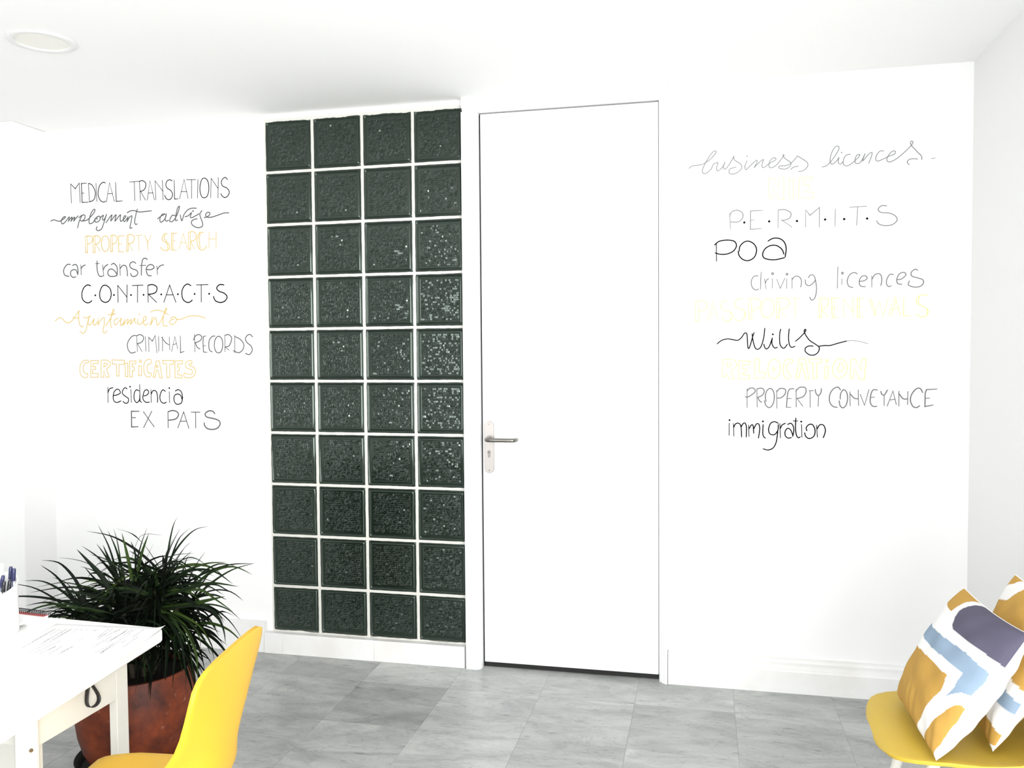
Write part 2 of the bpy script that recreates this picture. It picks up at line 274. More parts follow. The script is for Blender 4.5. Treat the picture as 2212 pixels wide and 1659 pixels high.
# ------------------------------------------------------------ traced data (wall lettering 0.1 mm, plant mm, desk print 0.1 mm)
LETTERING = [
('MEDICAL TRANSLATIONS','black',4.03,"""P -10807 22303 -10826 23271 -10562 23010 -10320 23287 -10296 22296|P -9891 23265 -10198 23255 -10173 22301 -9810 22311|P -10176 22775 -10047 22769|P -9781 23244 -9749 22308|S -9781 23244 -9582 23155 -9420 22885 -9396 22674 -9483 22416 -9749 22308|P -9343 23222 -9316 22304|S -8791 23210 -8929 23253 -9127 23106 -9228 22797 -9206 22534 -9078 22329 -8910 22269 -8812 22307|P -8765 22268 -8555 23219 -8305 22268|P -8668 22666 -8390 22663|P -8205 23217 -8197 22268 -7842 22272|P -7403 23191 -6873 23201|P -7140 23199 -7132 22250|P -6843 23199 -6817 22251|S -6843 23199 -6665 23216 -6503 23104 -6496 22923 -6619 22749 -6798 22706|P -6798 22706 -6532 22254|P -6426 22249 -6252 23195 -6025 22240|P -6357 22596 -6092 22594|P -5942 22242 -5964 23180 -5533 22634|P -5553 23185 -5544 22223|S -5012 23116 -5139 23189 -5298 23120 -5367 22944 -5295 22787 -5095 22649 -5006 22465 -5087 22264 -5252 22215 -5384 22303 -5438 22450|P -4895 23161 -4896 22229 -4698 22230|P -4623 22237 -4344 23163 -4154 22225|P -4510 22579 -4215 22560|P -4212 23141 -3706 23120|P -3936 23127 -3959 22216|P -3586 23114 -3642 22222|S -3235 23167 -3380 23098 -3473 22824 -3480 22519 -3400 22287 -3276 22215 -3114 22273 -3023 22497 -3005 22800 -3078 23068 -3235 23167|P -2916 22203 -2860 23137 -2508 22639|P -2479 23153 -2519 22179|S -1979 23026 -2090 23138 -2243 23075 -2321 22918 -2251 22737 -2028 22625 -1902 22443 -1980 22245 -2151 22177 -2291 22260 -2356 22374"""),
('employment advise','grey',4.86,"""S -12069 21429 -11954 21494 -11798 21477 -11582 21415 -11393 21471 -11203 21579 -11189 21632 -11276 21625 -11391 21524 -11446 21367 -11368 21273 -11210 21357 -11017 21561 -10941 21611|S -10941 21611 -11036 21376|S -11036 21376 -10863 21555 -10788 21578 -10868 21385 -10708 21548 -10633 21571 -10701 21389 -10573 21516 -10427 21642|S -10212 21633 -10374 21376 -10490 21026|S -10400 21535 -10211 21659 -10040 21652 -10064 21469 -10221 21370 -10312 21410|S -10221 21370 -9912 21410 -9598 21660 -9439 21863 -9498 21929 -9656 21767 -9788 21457 -9795 21247 -9704 21217 -9549 21289 -9452 21443|S -9284 21568 -9440 21443 -9427 21284 -9274 21305 -9148 21431 -9174 21563 -9284 21552 -9391 21467 -9300 21437|S -9177 21484 -8960 21606 -9027 21426 -8937 21380 -8778 21614|S -8777 21651 -8908 21316 -9071 20955 -9257 20847 -9389 20915 -9342 21060|S -8820 21223 -8619 21461 -8464 21601 -8539 21311 -8327 21527 -8223 21591 -8298 21291 -8069 21516 -7965 21580 -8000 21383 -7962 21251|S -7962 21251 -7760 21389 -7667 21499 -7738 21528 -7820 21376 -7764 21243 -7641 21342 -7536 21478|S -7536 21478 -7615 21221|S -7615 21221 -7459 21439 -7326 21511 -7342 21356 -7423 21047 -7445 20902 -7324 20923|S -7001 21835 -7098 21553 -7166 21245 -7141 21088 -7022 21093|S -7590 21668 -7420 21749 -7211 21766 -6886 21684 -6530 21695 -6204 21712|S -5874 21295 -5712 21402 -5445 21524|S -5445 21524 -5622 21501 -5745 21290 -5719 21144 -5602 21155 -5433 21328 -5381 21522 -5446 21277 -5390 21172 -5261 21198|S -4882 21408 -5039 21440 -5177 21266 -5181 21138 -5017 21157 -4807 21405 -4640 21797 -4673 21860 -4770 21711 -4860 21356 -4865 21176 -4754 21197|S -4602 21447 -4562 21215 -4505 21167 -4400 21439 -4192 21660 -3959 21737 -3700 21725|S -4344 21344 -4170 21378 -3982 21523 -4050 21332 -3970 21277 -3738 21370 -3575 21455|D -3893 21596|S -3405 21600 -3518 21452 -3498 21298 -3402 21040 -3395 20846 -3580 20777 -3809 20826 -3978 20961 -3975 21114 -3800 21199 -3673 21204|S -3293 21249 -3109 21292 -2981 21404 -3002 21491 -3133 21487 -3211 21363 -3082 21256 -2825 21270 -2482 21357 -2197 21431 -1943 21425"""),
('PROPERTY SEARCH','yellow',3.99,"""P -10049 20581 -10056 19768 -9945 19764 -9938 20577|S -10049 20581 -9815 20604 -9634 20503 -9639 20345 -9796 20219 -9938 20197|P -9571 20580 -9614 19764 -9498 19750 -9473 20576|S -9571 20580 -9326 20597 -9160 20433 -9276 20227 -9479 20171|P -9431 20169 -9198 19792|S -8870 20569 -9024 20507 -9112 20221 -9072 19930 -8912 19783 -8739 19893 -8670 20179 -8722 20470 -8870 20569|P -8567 20569 -8591 19772 -8488 19769 -8477 20565|S -8567 20569 -8355 20587 -8208 20451 -8276 20218 -8477 20136|P -7785 20540 -8115 20541 -8126 19757 -7820 19731|P -8115 20133 -7934 20138|P -7622 20560 -7681 19763 -7585 19760 -7562 20557|S -7622 20560 -7364 20576 -7208 20414 -7316 20184 -7569 20125|P -7539 20113 -7327 19777|P -7157 20527 -6770 20528|P -6978 20525 -6970 19766|P -6633 20523 -6466 20154 -6465 19764|P -6255 20509 -6466 20154|S -5337 20552 -5530 20533 -5654 20306 -5540 20172 -5309 20061 -5226 19852 -5376 19728 -5581 19745 -5753 19896|S -5472 20505 -5536 20327 -5422 20194 -5341 19933 -5346 19753|P -4800 20547 -5109 20553 -5130 19730 -4862 19721|P -5021 20540 -5054 19733|P -5042 20180 -4897 20175|P -4703 19783 -4452 20529 -4257 19768|P -4609 20072 -4348 20063|P -4179 20559 -4182 19729 -4079 19726 -4069 20555|S -4179 20559 -3958 20602 -3788 20493 -3753 20288 -3883 20164 -4069 20120|P -4057 20120 -3882 19755|S -3357 20518 -3528 20545 -3647 20386 -3712 20082 -3633 19798 -3463 19674 -3290 19735 -3190 19859|S -3529 20509 -3583 20179 -3547 19769|P -3041 20557 -3061 19742|P -2654 20552 -2673 19740|P -3050 20201 -2662 20197"""),
('car transfer','grey',5.11,"""S -10970 19197 -11156 19203 -11336 19021 -11386 18836 -11299 18647 -11064 18598|S -10848 19140 -10691 19189 -10570 19106 -10529 18839 -10554 18654|S -10553 18680 -10639 18895 -10792 18926 -10950 18851 -10968 18665 -10836 18539 -10662 18566|P -10352 19152 -10349 18659|S -10340 18966 -10231 19096 -10088 19144|S -9395 19335 -9408 18913 -9325 18620 -9206 18538 -9083 18561|P -9491 19190 -9277 19194|P -9078 19114 -9034 18560|S -9056 18850 -8947 19032 -8774 19132|S -8581 19110 -8427 19174 -8252 18985 -8243 18670 -8283 18540|S -8262 18618 -8378 18779 -8556 18899 -8740 18841 -8788 18658 -8658 18534 -8416 18527 -8282 18566|P -8084 19137 -8077 18560|S -8073 18901 -7918 19054 -7738 19022 -7673 18811 -7663 18523|S -7166 19136 -7283 19218 -7464 19171 -7511 19016 -7383 18881 -7146 18796 -7060 18663 -7184 18510 -7394 18500 -7479 18649|S -6507 19309 -6624 19380 -6774 19306 -6842 18996 -6867 18528|P -6943 19025 -6604 19026|S -6597 18833 -6343 18800 -6133 18898 -6219 19030 -6396 19045 -6559 18910 -6566 18676 -6469 18517 -6292 18502|P -5972 18971 -5954 18545|S -5959 18789 -5807 18966 -5588 19021"""),
('C.O.N.T.R.A.C.T.S','black',5.28,"""S -9814 18078 -9984 18135 -10203 18007 -10336 17718 -10297 17398 -10074 17234 -9889 17247 -9763 17334|D -9553 17595|S -8945 18093 -9161 18009 -9293 17695 -9241 17376 -9002 17229 -8756 17314 -8626 17601 -8689 17919 -8945 18093|D -8468 17587|P -8243 17214 -8236 18066 -7723 17466|P -7694 18079 -7731 17203|D -7486 17565|P -7395 18035 -6791 18046|P -7096 18038 -7126 17191|D -6769 17560|P -6513 18024 -6518 17190|S -6513 18024 -6245 18059 -6012 17933 -6048 17700 -6258 17601 -6507 17581|P -6495 17580 -6044 17175|D -5768 17559|P -5632 17167 -5286 18009 -4958 17153|P -5463 17532 -5112 17524|D -4836 17549|S -4100 17949 -4283 18036 -4489 17923 -4613 17642 -4563 17305 -4364 17146 -4190 17143 -4042 17243|D -3908 17539|P -3793 17983 -3160 17983|P -3534 17977 -3548 17140|D -3108 17531|S -2288 17946 -2532 17962 -2690 17803 -2568 17647 -2286 17538 -2132 17357 -2267 17155 -2524 17094 -2779 17191 -2877 17398"""),
('Ajuntamiento','yellow',4.00,"""S -11970 16327 -11777 16475 -11589 16472 -11437 16335 -11253 16225 -11001 16302 -10743 16592 -10531 16844|S -10531 16844 -10573 16482 -10522 16135 -10390 15999 -10296 16062|S -10920 16498 -10748 16458 -10560 16493|S -10281 16520 -10129 16448 -9867 16566 -9975 16446 -10078 16102 -10181 15783 -10339 15679 -10521 15788|S -9976 16419 -10014 16180 -9925 16089 -9766 16257 -9650 16430|S -9650 16430 -9707 16176 -9617 16084 -9427 16305|S -9391 16463 -9452 16066|S -9452 16066 -9260 16355 -9086 16458 -9060 16299 -9099 16035 -9156 15770 -9079 15674 -8911 15794|S -9007 16033 -8786 16295 -8499 16765 -8508 16871 -8603 16715 -8695 16293 -8685 16029 -8626 15949|S -8850 16613 -8625 16599 -8411 16648|S -8248 16418 -8451 16343 -8498 16158 -8397 16088 -8180 16286 -8067 16416 -8122 16206 -8097 16031 -7953 16203|S -7888 16360 -7956 16072 -7787 16306 -7684 16331 -7751 16095 -7576 16303 -7504 16328 -7552 16092 -7366 16326 -7292 16403 -7309 16220 -7221 16140|S -7114 16348 -7161 16165 -7013 16084 -6849 16213|D -7029 16593|S -6849 16213 -6679 16315 -6645 16445 -6764 16473 -6829 16265 -6746 16044 -6535 16130|S -6289 16466 -6419 16039 -6264 16283 -6142 16411 -6086 16306 -6033 16044 -5901 16121|S -5901 16121 -5636 16559 -5482 16816 -5528 16858 -5635 16611 -5705 16196 -5651 15987 -5445 16010|S -6401 16687 -6191 16766 -5896 16772 -5633 16673 -5384 16539|S -5289 16356 -5111 16436 -4966 16366 -4970 16211 -5150 16058 -5324 16112 -5291 16268 -5073 16316|S -5024 16393 -4880 16298 -4646 16325 -4323 16434 -3975 16469 -3629 16433 -3332 16330"""),
('CRIMINAL RECORDS','grey',4.59,"""S -7268 15537 -7449 15513 -7634 15357 -7761 15121 -7738 14857 -7593 14671 -7413 14670 -7310 14712|P -7226 15536 -7201 14721|S -7227 15510 -7028 15576 -6851 15480 -6856 15296 -7009 15166 -7202 15126|P -7178 15115 -6944 14730|P -6732 15478 -6710 14744|P -6544 14717 -6536 15439 -6334 15238 -6166 15524 -6089 14661|P -5972 15470 -5980 14739|P -5773 14748 -5754 15441|P -5814 15431 -5585 15153 -5399 15047|P -5372 15437 -5359 14797|P -5261 14718 -5060 15460 -4918 14856|P -5176 15045 -4970 15105|P -4755 15482 -4765 14652 -4559 14713|P -3969 15551 -3961 14688|S -4033 15267 -3913 15473 -3709 15537 -3567 15417 -3658 15238 -3950 15137|S -3921 15137 -3839 14930 -3680 14825|P -3336 15466 -3480 15442 -3505 15133 -3487 14679 -3298 14657|P -3503 14989 -3376 14988|S -2837 15460 -2992 15437 -3139 15284 -3191 15027 -3151 14769 -3010 14681|S -2889 14947 -2854 15230 -2735 15408 -2592 15432 -2453 15277 -2431 14969 -2511 14713 -2667 14627 -2820 14715 -2878 14921|P -2305 15480 -2312 14686|S -2305 15480 -2106 15519 -1939 15374 -1972 15170 -2090 14966 -2290 14917|P -2307 14917 -2083 14761|P -1766 15484 -1775 14616|S -1768 15423 -1488 15292 -1296 15061 -1330 14806 -1559 14630 -1868 14734|S -811 15387 -921 15505 -1090 15466 -1195 15289 -1098 15110 -905 14956 -836 14752 -970 14549 -1110 14550 -1205 14602"""),
('CERTIFiCATES','yellow',3.70,"""S -10043 14277 -10321 14289 -10544 14076 -10586 13755 -10500 13513 -10287 13406 -10143 13460 -10125 13620 -10249 13620 -10368 13754 -10374 13969 -10263 14155 -10064 14181 -10043 14277|P -9919 14287 -9476 14285 -9493 14142 -9801 14127 -9806 13977 -9652 13966 -9656 13833 -9822 13833 -9847 13636 -9509 13619 -9514 13443 -9946 13433 -9919 14287|P -9316 14311 -8968 14309 -8770 14176 -8793 14016 -9012 13858 -8871 13459 -9055 13422 -9178 13805 -9196 13432 -9343 13432 -9316 14311|P -9156 14151 -8985 14150 -8944 14070 -9162 13954 -9156 14151|P -8675 14318 -7954 14288 -8002 14082 -8274 14094 -8292 13495 -8425 13496 -8438 14105 -8657 14106 -8675 14318|P -7928 14146 -7771 14145 -7791 13458 -7929 13474 -7928 14146|P -7665 14250 -7287 14248 -7308 14117 -7519 14107 -7523 13959 -7403 13948 -7409 13758 -7517 13759 -7525 13458 -7670 13442 -7665 14250|P -7143 14011 -6994 14000 -6995 13526 -7163 13510 -7143 14011|P -7093 14300 -6986 14289 -6989 14178 -7097 14179 -7093 14300|S -6437 14297 -6615 14324 -6797 14193 -6867 13852 -6786 13536 -6609 13441 -6458 13510 -6455 13641 -6604 13641 -6658 13825 -6622 14061 -6454 14113 -6437 14297|P -6342 13431 -6141 14243 -5975 14258 -5821 13389 -5957 13404 -6065 13797 -6124 13797 -6235 13431 -6342 13431|P -6099 14059 -6149 13944 -6043 13944 -6099 14059|P -5786 14267 -5156 14264 -5172 14082 -5390 14083 -5395 13430 -5560 13420 -5566 14109 -5760 14110 -5786 14267|P -5092 14238 -4652 14262 -4662 14106 -4937 14091 -4952 13961 -4842 13940 -4846 13768 -4946 13753 -4951 13560 -4706 13544 -4721 13388 -5102 13404 -5092 14238|S -4146 14233 -4349 14250 -4499 14105 -4446 13897 -4215 13819 -4101 13715 -4192 13585 -4395 13585 -4569 13638 -4585 13456 -4342 13393 -4078 13481 -3939 13714 -4038 13922 -4268 14000 -4295 14104 -4162 14078 -4146 14233"""),
('residencia','black',4.70,"""P -8960 12927 -8971 12154|S -8969 12634 -8859 12847 -8662 12901|S -8656 12502 -8472 12529 -8244 12636 -8312 12795 -8451 12821 -8601 12688 -8670 12422 -8603 12209 -8422 12157 -8219 12238|S -7844 12849 -7976 12902 -8114 12743 -8106 12584 -7928 12452 -7780 12346 -7816 12161 -7968 12117 -8105 12212|P -7634 12823 -7617 12162|D -7672 12956|S -7167 12745 -7316 12798 -7441 12613 -7449 12322 -7304 12153 -7150 12297 -7125 12535|P -7116 13062 -7122 12218 -7015 12166|S -6892 12493 -6724 12536 -6613 12668 -6687 12800 -6837 12757 -6933 12535 -6939 12324 -6793 12177 -6584 12179|P -6478 12800 -6483 12169|S -6472 12590 -6360 12758 -6183 12722 -6118 12486 -6126 12171|S -5661 12724 -5795 12802 -5917 12671 -5983 12434 -5929 12225 -5783 12131 -5622 12184|P -5443 12709 -5440 12164|D -5438 12892|S -5107 12741 -4941 12815 -4768 12701 -4704 12440 -4731 12310|S -4731 12310 -4802 12518 -4976 12595 -5154 12516 -5189 12307 -5105 12125 -4960 12084 -4782 12153 -4720 12310"""),
('EX PATS','grey',5.88,"""P -7184 11715 -7630 11712 -7640 10916 -7260 10936|P -7627 11388 -7398 11390|P -6939 11691 -6350 10942|P -6466 11721 -6949 10898|P -5546 11703 -5550 10915|S -5546 11703 -5262 11773 -4999 11681 -4975 11498 -5155 11339 -5540 11283|P -5008 10907 -4665 11710 -4393 10893|P -4835 11238 -4542 11241|P -4239 11698 -3762 11702|P -4000 11700 -4014 10919|S -2938 11631 -3051 11750 -3281 11763 -3475 11616 -3375 11462 -3002 11388 -2717 11287 -2664 11107 -2812 10924 -3072 10853 -3359 10891 -3518 11045 -3526 11175"""),
('business licences','lightgrey',2.72,"""S 19942 22374 20084 22473 20294 22488 20530 22528 20817 22698 21051 22949 21066 23044 20947 23019 20713 22704 20530 22342 20530 22156 20661 22133 20870 22297 20974 22503 21155 22562|S 21155 22562 21104 22311 21156 22202 21338 22351 21451 22567|S 21451 22567 21379 22349 21467 22270 21648 22492 21817 22799|S 21817 22799 21828 22640 22060 22469 22137 22307 22009 22130 21778 22036 21623 22097 21648 22255 21906 22330|S 22352 22569 22265 22353 22307 22193 22470 22341 22724 22564 22750 22483 22634 22254|D 22351 22758|S 22634 22254 22827 22453 23014 22584 22969 22419 22960 22273 23056 22257 23243 22404|S 23243 22404 23485 22521 23510 22608 23384 22615 23258 22455 23259 22246 23411 22238 23597 22384 23812 22658 23847 22735|S 23847 22735 23797 22711 23888 22576 24115 22381 24065 22228 23890 22133 23663 22182 23663 22276 23889 22274 24065 22332 24264 22503 24378 22662|S 24378 22652 24588 22510 24778 22344 24764 22164 24591 22028 24417 22001|S 24116 22105 24216 22194 24415 22224|S 25349 22132 25580 22222 25823 22517 26007 22841 25967 22961 25830 22902 25700 22627 25667 22346 25752 22238 25898 22333 26019 22506|S 26019 22506 25982 22303 26070 22221 26191 22342|D 26116 22691|S 26457 22609 26287 22568 26191 22394 26192 22214 26315 22130 26509 22222 26702 22390 26807 22512 26807 22574 26701 22544 26629 22343 26679 22213 26848 22254 27024 22602|S 27024 22602 26935 22300 27136 22544 27280 22628 27271 22485 27163 22186|S 27735 22662 27592 22660 27459 22500 27436 22323 27533 22267 27714 22333 27905 22424 28142 22511 28165 22627 28046 22618 27904 22449 27858 22274 27978 22201 28239 22328 28522 22565 28779 22828 28839 22950 28777 22994 28740 22916 28803 22791 28994 22563 29161 22367 29171 22225|S 28716 22049 28630 22144 28690 22252 28855 22283 29021 22259|S 29537 22245 29677 22267"""),
('NIE','faintyellow',3.34,"""P 23235 21802 23249 20963 23391 20956 23414 21453 23644 20866 23846 20883 23841 21771 23665 21780 23642 21337 23438 21739 23235 21802|P 24043 21708 24218 21699 24237 20917 24072 20909 24043 21708|P 24468 21738 24965 21790 24966 21661 24618 21601 24619 21445 24843 21434 24844 21252 24621 21159 25043 21113 25020 20880 24422 20893 24468 21738"""),
('P.E.R.M.I.T.S','lightgrey',3.10,"""P 21653 20375 21670 19722|S 21643 20270 21730 20451 21962 20510 22169 20380 22169 20168 21989 20017 21664 20030|P 22987 20460 22502 20455 22499 19679 22939 19699|P 22503 20064 22657 20069|P 23621 20448 23614 19699|S 23621 20448 23898 20447 24125 20296 24076 20089 23850 20009 23739 20024|P 23774 20012 24168 19719|P 24719 19697 24715 20400 24890 20169 25260 20480 25256 19660|P 25887 20385 25872 19678|P 26440 20438 27105 20445|P 26751 20430 26723 19685|S 27875 20425 27683 20449 27540 20302 27661 20169 27973 20130 28213 19993 28263 19812 28073 19652 27786 19627 27569 19713 27486 19844"""),
('dots between the letters of P.E.R.M.I.T.S','black',4.97,"""D 22247 19980|D 23258 19986|D 24372 19956|D 25486 19973|D 26233 19958|D 27123 19946"""),
('POA','black',4.53,"""P 21094 19147 21106 18388|S 21016 19069 21214 19223 21552 19264 21837 19200 21925 19011 21812 18803 21553 18678 21267 18671 21048 18737|S 22044 18779 22070 18980 22249 19159 22455 19178 22660 19039 22753 18798 22662 18510 22432 18369 22200 18418 22045 18582 21993 18781|S 23211 19162 23423 19270 23677 19250 23864 19102 23946 18837 23908 18470|S 23856 18593 23780 18790 23577 18954 23349 18978 23120 18865 23004 18657 23045 18471 23275 18385 23554 18376 23882 18445"""),
('driving licences','midgrey',3.49,"""S 22818 17711 22639 17689 22537 17480 22579 17240 22718 17120 22846 17154|P 22946 17877 22926 17602 22913 17142|P 23079 17588 23142 17158|S 23111 17386 23161 17517 23243 17583|P 23405 17579 23397 17183|S 23404 17832 23364 17791 23405 17748 23445 17789 23404 17832|P 23573 17548 23722 17160 23902 17587|P 23983 17548 23974 17154|S 23981 17790 23946 17754 23982 17711 24022 17752 23981 17790|P 24189 17595 24191 17159|S 24189 17517 24314 17655 24490 17614 24566 17454 24543 17193|S 24716 17503 24742 17319 24867 17248 25016 17338 25115 17493 25039 17678 24905 17681 24840 17578|S 25115 17519 25162 17204 25153 16943 25095 16725 24971 16643 24895 16781|P 26002 17999 25988 17122|P 26163 17492 26159 17268|S 26180 17776 26146 17736 26181 17693 26215 17734 26180 17776|S 26763 17683 26641 17748 26470 17665 26374 17434 26425 17200 26596 17128|S 26838 17381 27009 17392 27144 17492 27080 17597 26934 17575 26838 17397 26889 17189 27074 17158|P 27322 17590 27326 17126|S 27323 17436 27442 17639 27635 17659 27709 17451 27673 17180|S 28150 17619 28020 17633 27902 17446 27894 17241 27977 17137 28072 17170|S 28286 17411 28452 17432 28618 17581 28569 17695 28403 17664 28285 17462 28311 17257 28478 17217|S 29067 17773 28972 17816 28830 17703 28846 17549 29046 17468 29260 17386 29285 17232 29144 17108 28908 17099 28717 17195 28763 17347"""),
('PASSPORT RENEWALS','paleyellow',3.28,"""P 20220 16668 20232 15837 20369 15846 20352 16682|S 20220 16668 20511 16716 20711 16567 20669 16353 20369 16250|P 20696 15851 20941 16654 21194 15887|P 20817 15849 20973 16481|P 20879 16134 21115 16146|S 21532 16685 21375 16661 21287 16475 21376 16313 21663 16227 21777 16038 21638 15826 21429 15840 21340 15992|P 21715 16200 21664 15826|S 22179 16735 22024 16755 21869 16598 21922 16410 22181 16298 22310 16109 22182 15871 21975 15832 21871 15956|P 22258 16244 22259 15924|P 22437 16746 22455 15894 22568 15919 22555 16744|S 22437 16746 22745 16756 22925 16603 22874 16392 22567 16238|S 23205 16730 23052 16654 22962 16337 23004 16045 23183 15935 23386 16038 23477 16354 23409 16646 23205 16730|P 23561 16749 23575 15913 23677 15912 23673 16747|S 23561 16749 23916 16752 24093 16580 24018 16397 23690 16271|P 23716 16244 23945 15950|P 24168 16726 24495 16729|P 24319 16723 24333 15943|P 25269 16713 25274 15912 25383 15911 25368 16711|S 25269 16713 25492 16735 25642 16601 25593 16393 25381 16240|P 25396 16214 25646 15922|P 26060 16723 25764 16713 25795 15894 26041 15900|P 25792 16311 25964 16318|P 25873 16711 25879 15903|P 26238 15913 26233 16667 26604 16114|P 26609 16711 26606 15933|P 27014 16687 26771 16682 26777 15904 27020 15910|P 26783 16308 26934 16316|P 26854 16680 26860 15903|P 27233 16646 27433 15945 27621 16561 27771 15939 27957 16657|P 27306 16645 27505 15970|P 27964 15936 28220 16702 28443 15954|P 28084 15934 28269 16599|P 28105 16201 28383 16237|P 28555 16670 28548 15937 28815 15932|S 29455 16752 29243 16772 29045 16608 29057 16429 29295 16297 29476 16141 29417 15938 29228 15875 29038 15995|P 29125 16734 29114 16403|P 29438 16167 29440 15937"""),
('Wills','black',4.10,"""S 21133 14850 21327 14998 21561 15060 21770 15031 21977 14992 22132 15097 22261 15283 22338 15298 22375 15201 22402 14747 22444 14640 22505 14773 22597 15119 22663 15321|S 22581 15268 22623 14959 22711 14664 22830 14610 22957 14742 23058 15114 23098 15496|S 23060 14821 23111 14661 23188 14623 23290 14739 23406 15083|S 23406 15083 23391 14845 23494 14658 23611 14683|D 23425 15232|S 23745 15450 23700 15213 23712 14842 23799 14671 23900 14655 24016 14812|S 24084 15457 24060 15103 24092 14812 24179 14679 24320 14720|S 24339 14931 24504 15072 24679 15265 24753 15385 24718 15427 24688 15359 24739 15201 24906 14962 25131 14802 25282 14670 25258 14486 25109 14355 24909 14357 24743 14490 24742 14648 24882 14726 25047 14719|S 25281 14712 25480 14741 25728 14744 26024 14831 26368 14921"""),
('thin fading tail of Wills','lightgrey',2.08,"""S 26368 14921 26613 14940 26907 14890 27200 14799"""),
('RELOCATiON','paleyellow',3.28,"""P 21381 14164 21667 14206 21902 14108 21980 13919 21721 13678 21852 13356 21670 13329 21512 13598 21487 13436 21366 13420 21381 14164|S 21538 14029 21668 14055 21720 13947 21590 13840 21538 14029|P 22032 14107 22507 14105 22497 13971 22187 13945 22188 13785 22343 13784 22344 13623 22189 13597 22189 13516 22489 13489 22463 13329 22034 13355 22032 14107|P 22703 14211 22883 14210 22869 13622 23126 13622 23106 13382 22695 13382 22703 14211|S 23471 14180 23293 14048 23233 13728 23295 13462 23449 13366 23627 13462 23737 13780 23675 14073 23471 14180|S 23447 13834 23523 13781 23498 13675 23432 13701 23447 13834|S 24206 14176 23979 14151 23868 13939 23855 13621 23957 13382 24109 13382 24134 13541 24007 13673 24005 13912 24106 14018 24232 14044 24206 14176|P 24362 13381 24509 14201 24735 14173 24890 13329 24765 13329 24636 13831 24561 13831 24488 13381 24362 13381|P 24585 14042 24545 13937 24636 13936 24585 14042|P 24885 14188 25384 14186 25385 14038 25211 14013 25190 13381 25040 13381 25046 14014 24896 14041 24885 14188|P 25521 13880 25645 13880 25638 13365 25499 13365 25521 13880|P 25559 14153 25643 14142 25634 14037 25559 14038 25559 14153|S 26078 14192 25906 14062 25819 13774 25895 13486 26084 13365 26305 13512 26401 13825 26301 14087 26078 14192|S 26129 14009 26032 13774 26082 13617 26254 13773 26203 13983 26129 14009|P 26502 13381 26546 14164 26692 14189 26941 13719 26961 14162 27132 14176 27066 13313 26895 13328 26671 13772 26625 13365 26502 13381"""),
('PROPERTY CONVEYANCE','midgrey',4.52,"""P 22382 12916 22385 12121|S 22311 12577 22425 12578 22631 12713 22723 12847 22630 12954 22475 12937 22382 12819|P 22784 12917 22797 12151|S 22784 12917 22964 12954 23083 12848 23017 12661 22811 12553|S 22837 12542 22889 12419 22982 12350|S 23161 12383 23130 12608 23195 12848 23348 12939 23477 12769 23488 12449 23403 12208 23275 12127 23147 12233 23095 12420|P 23589 12849 23607 12103|S 23589 12796 23731 12940 23934 12903 23935 12717 23783 12557 23605 12530|S 24288 12931 24112 12904 24037 12718 24012 12452 23989 12143|P 23989 12143 24166 12150|P 24022 12505 24179 12517|P 24379 12905 24383 12162|S 24365 12825 24515 12984 24742 12974 24768 12773 24643 12588 24402 12518|P 24417 12518 24645 12201|P 24893 12843 25068 12854|P 24933 12843 24947 12155|S 25143 12907 25169 12748 25269 12643 25368 12775 25382 12944|P 25279 12659 25262 12195|S 26137 12883 26037 13003 25840 12908 25717 12671 25719 12382 25845 12199 26018 12158|S 26130 12500 26148 12726 26260 12894 26384 12779 26420 12517 26363 12255 26241 12138 26131 12227 26090 12437|P 26507 12805 26526 12230|S 26517 12727 26681 12545 26828 12519|P 26835 12885 26854 12248|P 26914 12702 27084 12249 27250 12896|S 27580 12887 27410 12886 27324 12678 27308 12365 27416 12210 27562 12211|P 27316 12574 27461 12590|S 27711 12835 27751 12706 27848 12690 27967 12888|P 27838 12690 27842 12249|P 27963 12229 28175 12847 28310 12294|P 28058 12474 28260 12511|P 28401 12837 28406 12232|S 28411 12734 28572 12528 28739 12529|P 28746 12828 28741 12296|S 29308 12789 29211 12953 29069 12942 28904 12736 28845 12478 28933 12231 29077 12170 29195 12248|P 29841 12929 29449 12907 29403 12763 29399 12213 29702 12277|P 29405 12548 29571 12559"""),
('immigration','black',4.32,"""P 21648 11440 21644 10926|D 21658 11575|P 21820 11426 21843 10891|S 21831 11253 21909 11416 22039 11444 22133 11311 22160 10852|S 22143 11284 22221 11430 22309 11447 22361 11260 22352 10855|P 22454 11368 22466 10884|S 22465 11207 22558 11370 22635 11344 22662 11021|S 22662 11210 22764 11415 22867 11416 22909 11213 22854 10820|S 23047 11402 23033 11053 23065 10893 23142 10824|D 23036 11536|S 23661 11463 23508 11531 23355 11459 23289 11298 23269 11164 23331 11004 23510 10980 23647 11169 23661 11409|S 23647 11169 23588 10687 23461 10417 23257 10316 23051 10366|P 23727 11448 23756 10850|S 23739 11223 23814 11385 23951 11466|S 24043 11414 24169 11469 24271 11337 24288 11124 24248 10910|S 24258 10937 24171 11176 24044 11254 23943 11119 23954 10933 24071 10838 24198 10867|S 24371 11694 24358 11285 24400 10966 24476 10861 24552 10899|P 24270 11566 24447 11568|P 24599 11421 24617 10889|D 24589 11543|S 24817 11158 24791 11290 24901 11424 25052 11410 25143 11189 25105 10950 24930 10830 24778 10918 24727 11077|P 25202 11401 25240 10899|S 25228 11243 25327 11413 25477 11404 25553 11220 25529 11035 25470 10876"""),
]
